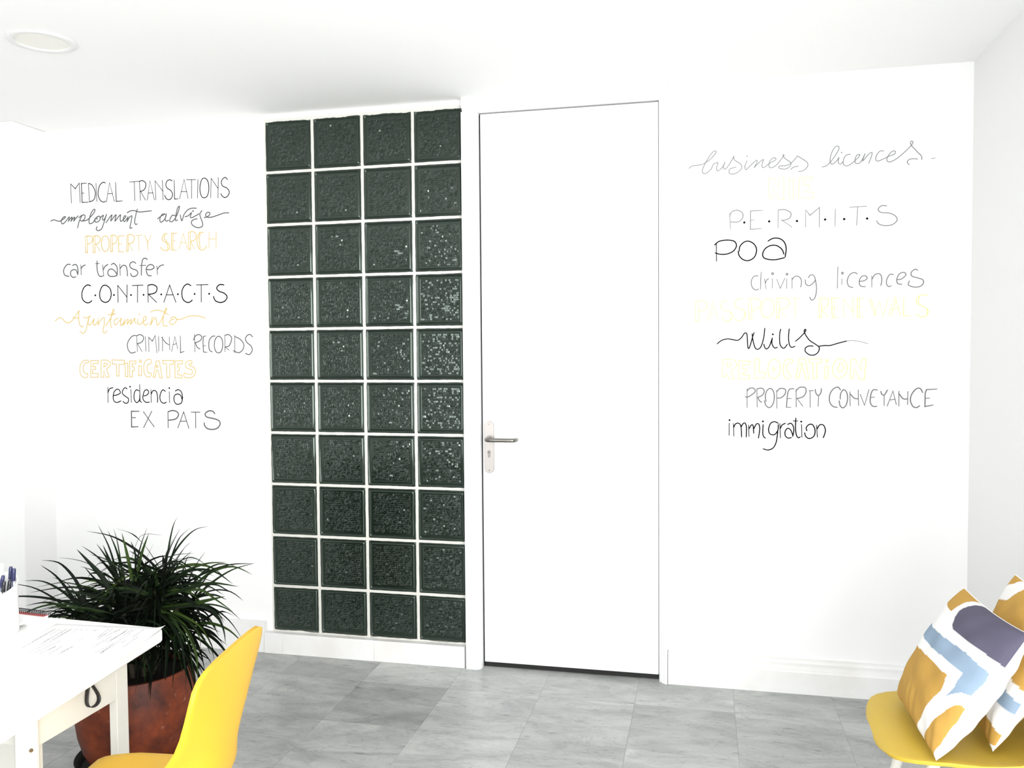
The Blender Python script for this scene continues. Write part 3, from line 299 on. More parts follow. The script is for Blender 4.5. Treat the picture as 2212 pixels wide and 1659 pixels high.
LEAVES = """\
12.9 93 -1155 659 63 -1136 738 26 -1117 822
12.9 125 -1181 668 157 -1189 766 195 -1198 843
8.2 79 -1121 660 48 -1075 734 -5 -1030 771
16.4 242 -1197 652 302 -1248 787 387 -1299 892
4.1 236 -1205 664 299 -1217 749 355 -1229 810 383 -1241 828
17.6 59 -1207 618 22 -1218 688 -16 -1228 736 -60 -1239 787
8.2 30 -1145 648 -2 -1172 683 -35 -1200 694 -31 -1227 677
11.7 35 -1142 652 -3 -1140 715 -37 -1137 780
7.0 91 -1208 668 82 -1209 720 89 -1211 776
4.7 86 -1184 688 38 -1206 744 -16 -1228 768
3.5 103 -1182 714 126 -1170 803 149 -1159 830 212 -1148 827
5.9 138 -1166 675 200 -1224 756 272 -1282 829
8.2 -6 -1156 600 -120 -1136 618 -238 -1117 609 -387 -1097 577
12.9 19 -1179 598 -44 -1228 629 -95 -1277 651
11.7 -7 -1171 556 -121 -1137 561 -220 -1103 546 -354 -1069 524
5.9 -34 -1112 597 -123 -1103 595 -182 -1094 566 -234 -1084 499
7.0 -29 -1120 566 -119 -1094 554 -192 -1069 519 -254 -1043 471
10.6 18 -1172 563 -6 -1217 575 -18 -1262 562 -41 -1306 549
2.3 -61 -1145 697 -109 -1146 717 -164 -1147 726 -213 -1148 728
5.9 20 -1174 585 -14 -1206 614 -59 -1239 637 -98 -1271 638
15.3 222 -1169 617 298 -1177 644 361 -1184 665 435 -1191 682 532 -1198 677
5.9 231 -1183 616 374 -1203 671 460 -1222 686 511 -1242 679 572 -1261 663
9.4 277 -1164 634 348 -1137 639 388 -1110 601 441 -1083 551
16.4 208 -1151 574 327 -1178 597 420 -1205 626 502 -1232 652
11.7 224 -1182 600 307 -1190 623 364 -1199 608 396 -1207 566 429 -1215 534
11.7 235 -1189 581 380 -1215 608 464 -1241 601 513 -1267 562 539 -1293 517
4.7 215 -1159 640 270 -1192 725 358 -1226 772 420 -1260 780 480 -1294 767
5.9 170 -1162 665 218 -1176 719 299 -1191 750 366 -1206 733 443 -1220 717
4.7 159 -1139 648 206 -1127 695 275 -1115 711 326 -1102 697 377 -1090 675
5.9 172 -1141 638 233 -1133 676 293 -1124 685 346 -1116 673 400 -1108 657
7.0 207 -1173 643 260 -1164 670 319 -1155 679 383 -1146 672
14.1 213 -1176 571 295 -1176 534 334 -1176 479 355 -1176 412 356 -1176 338
7.0 226 -1177 572 331 -1186 545 393 -1195 489 432 -1204 453 445 -1213 416
9.4 233 -1204 570 322 -1235 518 364 -1265 460 394 -1296 378
17.6 161 -1113 532 219 -1145 482 239 -1176 419 246 -1208 295
10.6 188 -1141 543 234 -1133 457 257 -1126 376 259 -1119 319
8.2 148 -1138 507 146 -1151 404 164 -1165 265
7.0 207 -1150 557 310 -1197 568 415 -1244 548 483 -1292 513
5.9 244 -1203 565 353 -1238 542 415 -1272 491 481 -1307 493
5.9 232 -1195 557 326 -1239 540 399 -1283 494 442 -1327 389
8.2 150 -1197 500 166 -1200 396 169 -1202 307
8.2 103 -1191 495 63 -1138 366 10 -1085 265
4.7 189 -1142 564 262 -1144 559 315 -1146 520 351 -1148 470 344 -1150 391
9.4 207 -1139 618 273 -1182 671 338 -1225 717
9.4 160 -1117 577 107 -1080 530 79 -1042 472
8.2 4 -1137 584 -62 -1146 616 -105 -1154 632 -154 -1163 624
9.4 1 -1126 570 -80 -1110 571 -157 -1093 560 -248 -1077 558
7.0 14 -1144 554 -61 -1112 518 -120 -1080 471 -173 -1048 412
10.6 66 -1147 580 48 -1166 509 43 -1185 451 51 -1204 416
9.4 103 -1155 584 115 -1190 521 151 -1225 456 178 -1260 388
11.7 166 -1191 599 153 -1176 520 182 -1162 437 179 -1148 362
8.2 177 -1132 603 206 -1103 624 253 -1075 635 289 -1047 635 313 -1019 606
7.0 178 -1125 612 218 -1128 669 268 -1130 699 323 -1133 708
8.2 198 -1201 651 229 -1209 712 270 -1216 747 333 -1224 767
5.9 178 -1117 578 228 -1102 576 271 -1087 553 302 -1072 501 315 -1057 448
9.4 203 -1161 571 251 -1172 525 292 -1183 468 338 -1194 401
7.0 57 -1188 624 72 -1243 682 94 -1299 744
8.2 105 -1203 662 60 -1158 701 45 -1113 721
9.4 116 -1146 647 145 -1206 717 208 -1266 782
7.0 163 -1169 656 230 -1242 736 278 -1315 772
8.2 7 -1189 568 -54 -1174 538 -117 -1159 508 -156 -1144 468
7.0 24 -1145 653 11 -1158 693 13 -1171 723
9.4 29 -1183 636 -29 -1171 652 -98 -1160 704
"""
PRINT_LINES = """3519 -18106 3708 -19156|3482 -18132 3667 -19124|3624 -18104 3723 -18567|3710 -18150 3759 -18246|3859 -18075 4031 -19250|3805 -18067 3981 -19118|3966 -18035 4113 -19062|3926 -18043 4099 -18891|4162 -18701 4195 -19825|4324 -18875 4356 -19808|4516 -19265 4522 -19822|4676 -19244 4786 -19801|4536 -19289 4552 -19535|4968 -19202 5005 -19740|4981 -19238 5043 -19722|3715 -19200 3782 -19581|4097 -18008 4171 -18306|4200 -18019 4195 -18083|4228 -17982 4277 -18098|4389 -17950 4398 -18074|4673 -17924 4661 -18083|4624 -17921 4610 -18062|4864 -17886 4993 -18323|4973 -17876 5149 -18531|5075 -17843 5272 -18712|5284 -17814 5323 -18466|5339 -17915 5117 -18448|5449 -18381 5553 -19211|5572 -18639 5593 -18849|5497 -17790 5708 -18882|5559 -17902 5629 -18698|5617 -17766 5722 -18266|5717 -17777 5760 -18138|5839 -18122 5892 -19629|5956 -18689 6010 -19482|5899 -18872 6028 -19559|6048 -19394 6065 -19578|6004 -18564 6042 -18786|5929 -17721 6063 -18376|6153 -18257 6303 -19042|4672 -18628 4659 -18707|4789 -18604 4818 -18804"""
def world_of(q):
    if q is None: return Matrix.Identity(4)
    return (world_of(q.parent) @ q.matrix_parent_inverse if q.parent else Matrix.Identity(4)) @ q.matrix_basis
def attach(o, parent):
    o.parent = parent; o.matrix_parent_inverse = world_of(parent).inverted()

# ============================================================ ROOM
XL, XR, H = -1.226, 3.107, 2.60
YF = -6.2
TS = .401; TX0 = 1.379; TY0 = -.2754
fl = MB().box((-2.7, YF-.1, -.06), (XR+.12, .9, -.0012)).build('floor', M['joint']); tag(fl, kind='structure')
tile_mb = MB().box((-TS/2+.0004, -TS/2+.0004, -.0045), (TS/2-.0004, TS/2-.0004, 0))
tile_me = None
x_lo, x_hi, y_lo, y_hi = -2.6, XR, YF, .128
ix = [i for i in range(-12, 8) if TX0+TS*i < x_hi and TX0+TS*(i+1) > x_lo]
jy = [j for j in range(-2, 18) if TY0-TS*j > y_lo and TY0-TS*(j+1) < y_hi]
for i in ix:
    for j in jy:
        x0 = max(x_lo, TX0+TS*i)+.0006; x1 = min(x_hi, TX0+TS*(i+1))-.0006
        y1 = min(y_hi, TY0-TS*j)-.0006; y0 = max(y_lo, TY0-TS*(j+1))+.0006
        if x1-x0 < .01 or y1-y0 < .01: continue
        full = abs(x1-x0-TS+.0012) < 1e-6 and abs(y1-y0-TS+.0012) < 1e-6
        dz = random.uniform(-.0003, 0)
        if full:
            if tile_me is None: tile_me = tile_mb.mesh('floor_tile', M['marble'])
            o = bpy.data.objects.new('floor_tile', tile_me); COL.objects.link(o)
        else:
            o = MB().box((x0-(x0+x1)/2, y0-(y0+y1)/2, -.0045), (x1-(x0+x1)/2, y1-(y0+y1)/2, 0)).build('floor_tile', M['marble'])
        attach(o, fl); o.location = ((x0+x1)/2, (y0+y1)/2, dz)

wb = MB()
wb.box((XL-.001, 0, 0), (0, .12, H))                     # left of the glass blocks
wb.box((1.905, 0, 0), (XR+.1, .12, H))                   # right of the door
wb.box((0, 0, 0), (.985, .12, .0995))                    # below the blocks
wb.box((0, 0, 2.577), (.985, .12, H))                    # above the blocks
wb.box((.985, 0, 2.575), (1.905, .12, H))
wall = wb.build('wall_back', M['wall']); tag(wall, kind='structure')
tag(MB().box((-2.7, YF-.1, H), (XR+.1, 1.0, H+.08)).build('ceiling', M['ceiling']), kind='structure')
wl = MB().box((-2.62, -.213, 0), (XL, .12, H)).build('wall_left', M['wall'], bevel=.006); tag(wl, kind='structure')
tag(MB().box((-2.72, YF, 0), (-2.62, .12, H)).build('wall_side', M['wall']), kind='structure')
wr = MB()
wr.box((XR, -2.75, 0), (XR+.1, 0, H)).box((XR, -5.75, 2.4), (XR+.1, -2.75, H)).box((XR, -5.75, 0), (XR+.1, -2.75, .12)).box((XR, YF, 0), (XR+.1, -5.75, H))
tag(wr.build('wall_right', M['wall']), kind='structure')
wf = MB()
wf.box((-2.72, YF-.1, 0), (-1.0, YF, H)).box((2.8, YF-.1, 0), (XR+.1, YF, H)).box((-1.0, YF-.1, 2.5), (2.8, YF, H))
tag(wf.build('wall_front', M['wall']), kind='structure')
for nm, a, b, ax in (('window_1', -5.75, -2.75, 'Y'), ('window_2', -1.0, 2.8, 'X')):
    w = MB(); n = 3
    for k in range(n+1):
        c = a + (b-a)*k/n; c = min(max(c, a+.025), b-.025)
        if ax == 'Y': w.box((XR+.02, c-.025, .12), (XR+.07, c+.025, 2.4))
        else: w.box((c-.025, YF-.07, 0), (c+.025, YF-.02, 2.5))
    if ax == 'Y': w.box((XR+.02, a, .12), (XR+.07, b, .18)).box((XR+.02, a, 2.34), (XR+.07, b, 2.4))
    else: w.box((a, YF-.07, 0), (b, YF-.02, .08)).box((a, YF-.07, 2.43), (b, YF-.02, 2.5))
    tag(w.build(nm, M['white_plastic']), kind='structure')
# dim hall behind the door and the blocks
hb = MB().box((-.3, .9, 0), (2.2, .96, H)).box((-.36, .12, 0), (-.3, .96, H)).box((2.2, .12, 0), (2.26, .96, H))
tag(hb.build('wall_hall', M['hall']), kind='structure')

# skirting
def skirting(name, pieces):
    root = None
    for k, (a, b) in enumerate(pieces):
        o = MB().box(a, b).build(name if k == 0 else 'skirting_piece', M['skirting'], root, bevel=.0012)
        if k == 0: root = o; tag(o, kind='structure')
    return root
bb = skirting('baseboard_back', [((XL+.024, -.034, 0), (-.62, -.0005, .146)), ((-.6194, -.034, 0), (-.03, -.0005, .147)), ((-.0294, -.038, 0), (.068, -.0005, .1)), ((.0684, -.038, 0), (.54, -.0005, .1)), ((.5404, -.038, 0), (.984, -.0005, .1))])
def prof_skirt(name, x0, x1):
    pr = [(-.0005, 0), (-.034, 0), (-.034, .092), (-.031, .098), (-.024, .102), (-.022, .116), (-.022, .128), (-.016, .137), (-.0005, .142)]
    m = MB(); m.prism([(a, b) for a, b in pr], x0, x1, 'X'); return m
b2 = prof_skirt('b', 1.907, 3.07).build('baseboard_right', M['skirting']); tag(b2, kind='structure')
b3 = MB().box((XL, -.213, 0), (XL+.023, -.0005, .146)).build('baseboard_left', M['skirting'], bevel=.0025); tag(b3, kind='structure')
MB().box((-2.6, -.237, 0), (XL+.023, -.2135, .146)).build('skirting_piece', M['skirting'], b3, bevel=.0025)
b4 = MB().box((XR-.03, -2.7, 0), (XR-.0005, -.036, .142)).build('baseboard_side', M['skirting'], bevel=.003); tag(b4, kind='structure')

# ------------------------------------------------------------ glass blocks
def ring(h, r, y, n=5):
    out = []
    for cx, cz, a0 in ((h-r, h-r, 0), (-h+r, h-r, 90), (-h+r, -h+r, 180), (h-r, -h+r, 270)):
        for k in range(n):
            a = math.radians(a0+90*k/(n-1)); out.append((cx+r*math.cos(a), y, cz+r*math.sin(a)))
    return out
def block_mesh(seed):
    rnd = random.Random(seed); v = []; f = []; mi = {}
    prof = [(.1200, .013, .030), (.1200, .013, .004), (.1193, .013, .001), (.1165, .012, -.0012), (.1125, .010, -.0010), (.1100, .008, .0016), (.1085, .007, .0040),
            (.1070, .006, .0030), (.1050, .006, .0008), (.1015, .005, .0004), (.0960, .003, .0012)]
    n = 20
    for h, r, y in prof: v += ring(h, r, y)
    for k in range(len(prof)-1):
        for j in range(n):
            a = k*n+j; b = k*n+(j+1) % n; f.append((a, b, b+n, a+n))
    e = (len(prof)-1)*n; f.append(tuple(range(e, e+n)))
    f_smooth = len(f)
    y_face = .0011; rows = 19; c = .1880/rows; S = .0940
    z = -S
    for i in range(rows):
        x = -S + (rnd.uniform(0, .006) if i % 2 else 0)
        while x < S-.003:
            w = rnd.choice((.0065, .0080, .0090, .0095, .0095, .0110, .0145)); w = min(w, S-x)
            z0 = z; z1 = z+c*(1 if rnd.random() < .6 else .90)
            hgt = rnd.uniform(.0004, .0013); m_ = .0010; tl = .10 if rnd.random() < .07 else .018
            tx = rnd.gauss(0, tl)*w; tz = rnd.gauss(0, tl)*c
            q = len(v)
            v += [(x+.0002, y_face, z0+.0002), (x+w-.0002, y_face, z0+.0002), (x+w-.0002, y_face, z1-.0002), (x+.0002, y_face, z1-.0002)]
            v += [(x+m_, y_face-hgt-tx-tz, z0+m_), (x+w-m_, y_face-hgt+tx-tz, z0+m_), (x+w-m_, y_face-hgt+tx+tz, z1-m_), (x+m_, y_face-hgt-tx+tz, z1-m_)]
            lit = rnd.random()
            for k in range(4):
                if (k in (2, 3) and lit < .62) or (k in (0, 1) and lit > .90): mi[len(f)+1+k] = 1  # glints put in by colour, mostly on top and left facets
            f += [(q+4, q+5, q+6, q+7)] + [(q+k, q+(k+1) % 4, q+4+(k+1) % 4, q+4+k) for k in range(4)]
            x += w
        z += c
    me = bpy.data.meshes.new('glass_block'); me.from_pydata(v, [], f); me.materials.append(M['glass']); me.materials.append(M['glass_edge'])
    me.polygons.foreach_set('material_index', [mi.get(k, 0) for k in range(len(f))])
    sm = [k < f_smooth-1 for k in range(len(f))]
    me.polygons.foreach_set('use_smooth', sm); me.update(); return me
blocks = [block_mesh(s) for s in (3, 8, 21, 34)]
W3 = MB()
zb = .0742
W3.box((.0, .012, .1005), (.984, .11, 2.576))
win = W3.build('window_3', M['mortar']); tag(win, kind='structure')
# grout ribs between the blocks, slightly uneven
g = MB(); rg = random.Random(21)
def ragged(x0, z0, x1, z1, lo, hi, jl, jh, vert, yf):
    # a band of grout between lo and hi across its length, with hand-painted uneven edges
    L = (z1-z0) if vert else (x1-x0); n = int(L/.008)
    a = c = 0; i0 = len(g.v)
    for k in range(n+1):
        t = k/n; a = a*.72+rg.gauss(0, jl); c = c*.72+rg.gauss(0, jh)
        if vert: z = z0+L*t; g.v += [(lo+a, yf, z), (hi+c, yf, z), (lo+a, .0125, z), (hi+c, .0125, z)]
        else: x = x0+L*t; g.v += [(x, yf, lo+a), (x, yf, hi+c), (x, .0125, lo+a), (x, .0125, hi+c)]
    for k in range(n):
        q = i0+4*k; g.f += [(q, q+4, q+5, q+1), (q, q+2, q+6, q+4), (q+1, q+5, q+7, q+3)]
for k in range(1, 4): ragged(0, .101, 0, 2.576, k*.25-.0068, k*.25+.0068, .00025, .00025, True, -.0014)
for k in range(1, 10): ragged(.0, 0, .985, 0, zb+k*.25-.0064, zb+k*.25+.0064, .0003, .00025, False, -.00145)
ragged(0, .101, 0, 2.576, .0001, .0078, .0, .0004, True, -.0012)
ragged(.0, 0, .985, 0, 2.5635, 2.5768, .0010, .0, False, -.0015)
ragged(.0, 0, .985, 0, .1001, .1062, .0, .0009, False, -.0015)
g.build('grout_lines', M['mortar'], win)
for r in range(10):
    for c in range(4):
        o = bpy.data.objects.new('glass_block', blocks[random.randrange(4)]); COL.objects.link(o); attach(o, win)
        zc = zb + .25*r + .125; sz = 1
        if r == 0: zc += .014; sz = .885      # the bottom row is cut into by the sill
        if r == 9: sz = .985
        o.location = (c*.25+.125 + (-.0035 if c == 3 else 0), .0008, zc)
        o.rotation_euler = (0, 0, 0) if r > 3 else (0, 0, 0)
        o.scale = (1 if c < 3 else .975, 1, sz)
        if abs(math.sin(o.rotation_euler[1])) > .5: o.scale = (sz, 1, 1 if c < 3 else .975)

# ------------------------------------------------------------ door
door = MB().box((1.070, .004, .024), (1.8645, .044, 2.531)).build('door_1', M['gloss_white'], bevel=.0015); tag(door, kind='structure')
# moulded frame
fr = MB()
prL = [(.992, -.0005), (.992, -.040), (1.030, -.044), (1.046, -.042), (1.056, -.034), (1.062, -.022), (1.0635, -.008), (1.0635, .045), (1.055, .12), (.992, .12)]
fr.prism(prL, 0, 2.535)
frame = fr.build('trim_1', M['gloss_white'], smooth=50); tag(frame, kind='structure')
prR = [(1.867, .12), (1.867, -.006), (1.871, -.016), (1.877, -.019), (1.879, -.026), (1.889, -.030), (1.891, -.037), (1.903, -.040), (1.905, -.036), (1.905, .12)]
MB().prism(prR, 0, 2.540).build('door_jamb', M['gloss_white'], frame)
MB().prism([(-.040, 2.5999), (-.040, 2.566), (-.036, 2.556), (-.022, 2.548), (-.018, 2.541), (-.004, 2.536), (.05, 2.536), (.05, 2.5999)], .992, 1.905, 'X').build('door_head', M['gloss_white'], frame)
MB().box((1.072, .010, .003), (1.862, .040, .0238)).build('underdoor_shade', M['dark'], door)  # black strip added as the shadow line below the door
MB().box((1.0637, .008, .003), (1.0698, .020, 2.530)).build('door_gap_shade', M['dark'], door)  # added black strip, paints the shade inside the left door gap
MB().box((1.0635, .046, .0), (1.074, .06, 2.53)).build('door_stop', M['dark'], frame)
# lever handle
def stadium(cx, z0, z1, r, n=14):
    p = [(cx+r*math.cos(PI*k/n), z1-r+r*math.sin(PI*k/n)) for k in range(n+1)]
    p += [(cx+r*math.cos(PI+PI*k/n), z0+r+r*math.sin(PI+PI*k/n)) for k in range(n+1)]
    return p
hx = 1.101
pl = MB().prism(stadium(hx, .903, 1.141, .0225), .0035, -.004, 'Y').build('handle_plate', M['plate_steel'], door, bevel=.0015)
tag(pl, 'satin steel back plate of the door handle')
for z in (.916, 1.128):
    MB().prism([(hx+.0036*math.cos(k*PI/5), z+.0036*math.sin(k*PI/5)) for k in range(10)], -.004, -.0058, 'Y').build('screw', M['steel'], pl)
cyl = MB().prism([(hx+.0085*math.cos(a), 1.000+.0085*math.sin(a)) for a in [math.radians(-50+28*k) for k in range(11)]] + [(hx-.0048, .988), (hx-.0048, .979), (hx-.002, .975), (hx+.002, .975), (hx+.0048, .979), (hx+.0048, .988)], -.0035, -.010, 'Y').build('lock_cylinder', M['steel'], pl)
MB().box((hx-.0012, -.0106, .995), (hx+.0012, -.0099, 1.005)).build('keyhole', M['dark'], pl)
lev = catmull([(hx, .0, 1.061), (hx, -.035, 1.061), (hx, -.052, 1.061), (hx+.006, -.062, 1.061), (hx+.024, -.066, 1.061), (hx+.07, -.066, 1.061), (hx+.112, -.066, 1.061), (hx+.128, -.061, 1.061), (hx+.134, -.046, 1.061), (hx+.134, -.028, 1.061)], 6)
MB().tube(lev, .0092, 14).build('lever', M['steel'], door, smooth=True)
MB().tube([(hx, -.003, 1.061), (hx, -.012, 1.061)], .0155, 20).build('lever_collar', M['steel'], door, smooth=True)

# ------------------------------------------------------------ hand lettering on the wall
TONE = {'black': 'black', 'grey': 'grey', 'midgrey': 'mid grey', 'lightgrey': 'light grey', 'yellow': 'yellow', 'paleyellow': 'pale yellow', 'faintyellow': 'very faint yellow'}
def ribbon(mb, pts, w, y):
    n = len(pts)
    if n < 2: return
    base = len(mb.v)
    closed = (pts[0]-pts[-1]).length < 1e-5
    for k, p in enumerate(pts):
        a = pts[k-1] if k > 0 else (pts[-2] if closed else p); b = pts[k+1] if k < n-1 else (pts[1] if closed else p)
        d1 = (p-a); d2 = (b-p)
        d1 = d1.normalized() if d1.length > 1e-9 else d2.normalized(); d2 = d2.normalized() if d2.length > 1e-9 else d1
        t = d1+d2
        if t.length < .2: t = d1
        t.normalize(); nn = Vector((-t.y, t.x)); sc_ = min(1.0/max(nn.dot(Vector((-d1.y, d1.x))), .45), 1.9)
        q = p.copy()
        if k == 0 and not closed: q -= t*w*.35
        if k == n-1 and not closed: q += t*w*.35
        ww = w*.5*sc_*(.72 if k in (0, n-1) and not closed else 1)
        y -= 4e-6
        mb.v += [(q.x+nn.x*ww, y, q.y+nn.y*ww), (q.x-nn.x*ww, y, q.y-nn.y*ww)]
    for k in range(n-1):
        a = base+2*k; mb.f.append((a, a+1, a+3, a+2))
for text, tone, wmm, data in LETTERING:
    mb = MB(); w = wmm/1000*(1.2 if tone in ('yellow', 'paleyellow', 'lightgrey') else 1.08); yy = -.0009
    for s in data.split('|'):
        k, rest = s[0], [int(t)/1e4 for t in s[2:].split()]
        pts = [Vector((rest[i], rest[i+1])) for i in range(0, len(rest), 2)]
        yy -= .00001
        if k == 'D':
            r = w*.9; i = len(mb.v); mb.v += [(pts[0].x+r*math.cos(a*PI/5), yy, pts[0].y+r*math.sin(a*PI/5)) for a in range(10)]; mb.f.append(tuple(range(i, i+10)))
        else:
            if k == 'S':
                cl = (pts[0]-pts[-1]).length < 1e-5
                pts = catmull(pts, 6, cl)
            ribbon(mb, pts, w, yy)
    o = mb.build('wall_lettering', M['ink_'+tone], wall)
    if 'tail' in text or 'dots' in text: tag(o, TONE[tone]+' painted '+text)
    else: tag(o, 'hand lettering in '+TONE[tone]+' reading '+text)

# ------------------------------------------------------------ ceiling downlight
dl = empty('downlight', (-.29, -1.07, H))
tag(dl, 'round white recessed downlight, unlit, in the ceiling at upper left', 'light')
MB().lathe([(.115, -.0005), (.115, -.004), (.111, -.0065), (.094, -.0075), (.089, -.0055), (.088, -.0015)], (-.29, -1.07, H), 56, cap_bot=False).build('trim_ring', M['white_plastic'], dl, smooth=True)
MB().lathe([(.001, -.0022), (.05, -.0026), (.088, -.0022)], (-.29, -1.07, H), 56).build('diffuser', M['diffuser'], dl, smooth=True)

# ============================================================ DESK
desk = empty('desk', (0, -2.2, 0))
tag(desk, 'white desk with rounded corner, drawer frame and round leg at left', 'desk')
c0 = Vector((.640, -1.743)); er = Vector((.699-.640, -2.359+1.743)).normalized(); eb = Vector((-.483, .025)).normalized()
rc = .034
p1 = c0+eb*rc; p2 = c0+er*rc
arc = [((1-t)**2)*p1 + 2*t*(1-t)*c0 + t*t*p2 for t in [k/8 for k in range(9)]]
top = [tuple(a) for a in arc] + [(.742, -2.80), (-.80, -2.80), tuple(c0+eb*1.44)]
MB().prism(top, .690, .720).build('tabletop', M['desk'], desk, bevel=.004, seg=3)
fx = .640
dr = MB().box((fx-.018, -2.205, .607), (fx, -1.946, .6895)).build('drawer', M['desk_paint'], desk, bevel=.0012)
MB().box((.20, -2.155, .612), (fx-.019, -1.955, .620)).build('drawer_bottom', M['desk_paint'], dr)
rp = []
for k in range(25):
    t = k/24
    ry = -.0225*math.sin(2*PI*t)*(.62+.38*math.sin(PI*t)); rz = .040-.066*math.sin(PI*t)**.9
    rp.append((ry, rz))
mb = MB(); yc, zc = -2.048, .660
for k, (ry, rz) in enumerate(rp):
    hgt = (rp[0][1]-rz)
    bow = .013*math.sin(min(1, k/24)*PI)
    xo = fx+.0016+bow
    mb.v += [(xo, yc+ry, zc+rz), (xo+.0105, yc+ry*1.02, zc+rz)]
for k in range(24): a = 2*k; mb.f.append((a, a+1, a+3, a+2))
rb = mb.build('ribbon_pull', M['ribbon'], dr, smooth=True); tag(rb, 'looped black ribbon pull')
sd = rb.modifiers.new('th', 'SOLIDIFY'); sd.thickness = .0012
lx0 = fx-.022
for y0, y1, x0 in ((-1.945, -1.903, lx0), (-2.206, -2.164, lx0-.020)):
    MB().box((x0, y0, 0), (x0+.022, y1, .6895)).build('leg', M['desk_paint'], desk, bevel=.0015)
for y0, y1 in ((-1.945, -1.903), (-2.206, -2.164)):
    MB().box((.16, y0, 0), (.182, y1, .6895)).build('leg', M['desk_paint'], desk, bevel=.0015)
MB().box((.183, -2.2055, .607), (lx0-.021, -2.188, .6895)).build('rail', M['desk_paint'], desk, bevel=.001)
MB().box((.183, -1.921, .607), (lx0-.001, -1.9035, .6895)).build('rail', M['desk_paint'], desk, bevel=.001)
def round_leg(x, y):
    o = MB().tube([(x, y, 0), (x, y, .6895)], .0235, 28).build('round_leg', M['tube_white'], desk, smooth=True)
    return o
l1 = round_leg(.647, -2.2375); round_leg(-.70, -2.70); round_leg(-.70, -1.76)
MB().tube([(.647+.0195, -2.2375-.011, .625), (.647+.0235, -2.2375-.0135, .625)], .0042, 10).build('screw', M['steel'], l1)

MB().box((.10, -1.932, 0), (.35, -1.922, .6065)).build('side_panel', M['desk_paint'], desk, bevel=.001)

# papers
def sheet(name, c, z, label, curl):
    (ax, ay), (bx, by), (cx, cy), (dx, dy) = c; N = 14; mb = MB()
    for i in range(N+1):
        for j in range(N+1):
            s, t = i/N, j/N
            x = (ax*(1-s)+bx*s)*(1-t)+(dx*(1-s)+cx*s)*t; y = (ay*(1-s)+by*s)*(1-t)+(dy*(1-s)+cy*s)*t
            mb.v.append((x, y, z+curl(s, t)))
    for i in range(N):
        for j in range(N):
            a = i*(N+1)+j; mb.f.append((a, a+N+1, a+N+2, a+1))
    o = mb.build(name, M['paper'], smooth=True); tag(o, label, 'paper', None)
    sd = o.modifiers.new('th', 'SOLIDIFY'); sd.thickness = .0003
    return o
def curlA(s, t): return .0006 + .006*max(0, .18-t)**1.0*5*math.exp(-((s-.12)/.09)**2)*.45 + .003*math.exp(-((s-.7)/.08)**2)*max(0, 1-t*6)
def curlB(s, t): return .0022 + .005*max(0, (s-.84)/.16)**2*(.4+t) + .003*math.exp(-((s-.35)/.1)**2)*max(0, 1-t*6)
s1 = sheet('paper_sheet', ((.368, -2.008), (.600, -1.982), (.575, -1.752), (.318, -1.772)), .7202, 'printed paper sheet lying on the desk, left of the sheet at the corner', curlA)
s2 = sheet('paper_sheet', ((.552, -1.985), (.679, -1.968), (.641, -1.747), (.468, -1.768)), .7202, 'printed paper sheet with a curling edge at the rounded desk corner', curlB)
pa, pb = MB(), MB()
rnd = random.Random(5)
for s in PRINT_LINES.split('|'):
    a = [int(t)/1e4 for t in s.split()]
    A, B = Vector(a[:2]), Vector(a[2:]); mid = (A+B)/2
    right = mid.x > .5 or A.x > .505
    d = (B-A); Ln = d.length; d.normalize(); n = Vector((-d.y, d.x))*.00065
    t = 0
    while t < Ln:
        w = rnd.uniform(.006, .018); e = min(t+w, Ln); P, Q = A+d*t, A+d*e
        q = pb if right else pa; z = .7235 if right else .7213
        i = len(q.v); q.v += [(P.x+n.x, P.y+n.y, z), (Q.x+n.x, Q.y+n.y, z), (Q.x-n.x, Q.y-n.y, z), (P.x-n.x, P.y-n.y, z)]; q.f.append((i, i+1, i+2, i+3))
        t = e+rnd.uniform(.0015, .003)
tag(pa.build('print', M['ink'], s1), kind='stuff'); tag(pb.build('print', M['ink'], s2), kind='stuff')

# spiral notebook with a blank sheet on top
nbk = empty('spiral_notebook', (.13, -1.77, .72)); tag(nbk, 'red covered notebook with black wire spiral at the back edge of the desk', 'notebook')
P0, P1 = Vector((.262, -1.737)), Vector((.02, -1.712)); dd = (P1-P0).normalized(); nn = Vector((-dd.y, dd.x))
if nn.y > 0: nn = -nn
q = [P0, P1, P1+nn*.066, P0+nn*.066]
def quad_box(q, z0, z1): return MB().prism([tuple(a) for a in q], z0, z1)
quad_box(q, .7204, .7215).build('back_cover', M['paper'], nbk)
quad_box([a*.0+a for a in q], .7216, .7300).build('page_block', M['paper'], nbk)
quad_box(q, .7301, .7312).build('cover', M['red_cover'], nbk)
for k in range(34):
    c = P0+dd*(.003+k*.0071); pts = []
    for a in range(13):
        th = 2*PI*a/12; pts.append((c.x+nn.x*(.0095*math.cos(th)-.001)+dd.x*.0006, c.y+nn.y*(.0095*math.cos(th)-.001)+dd.y*.0006, .7302+.0098*math.sin(th)))
    MB().tube(pts, .00095, 6, cap=False).build('spiral_ring', M['coil'], nbk, smooth=True)
bs = sheet('paper_sheet', (tuple(P1+nn*.10), tuple(P0+nn*.10-dd*.006), tuple(P0+nn*.0195-dd*.006), tuple(P1+nn*.0195)), .7318, 'blank white sheet lying on the red notebook', lambda s, t: .0)

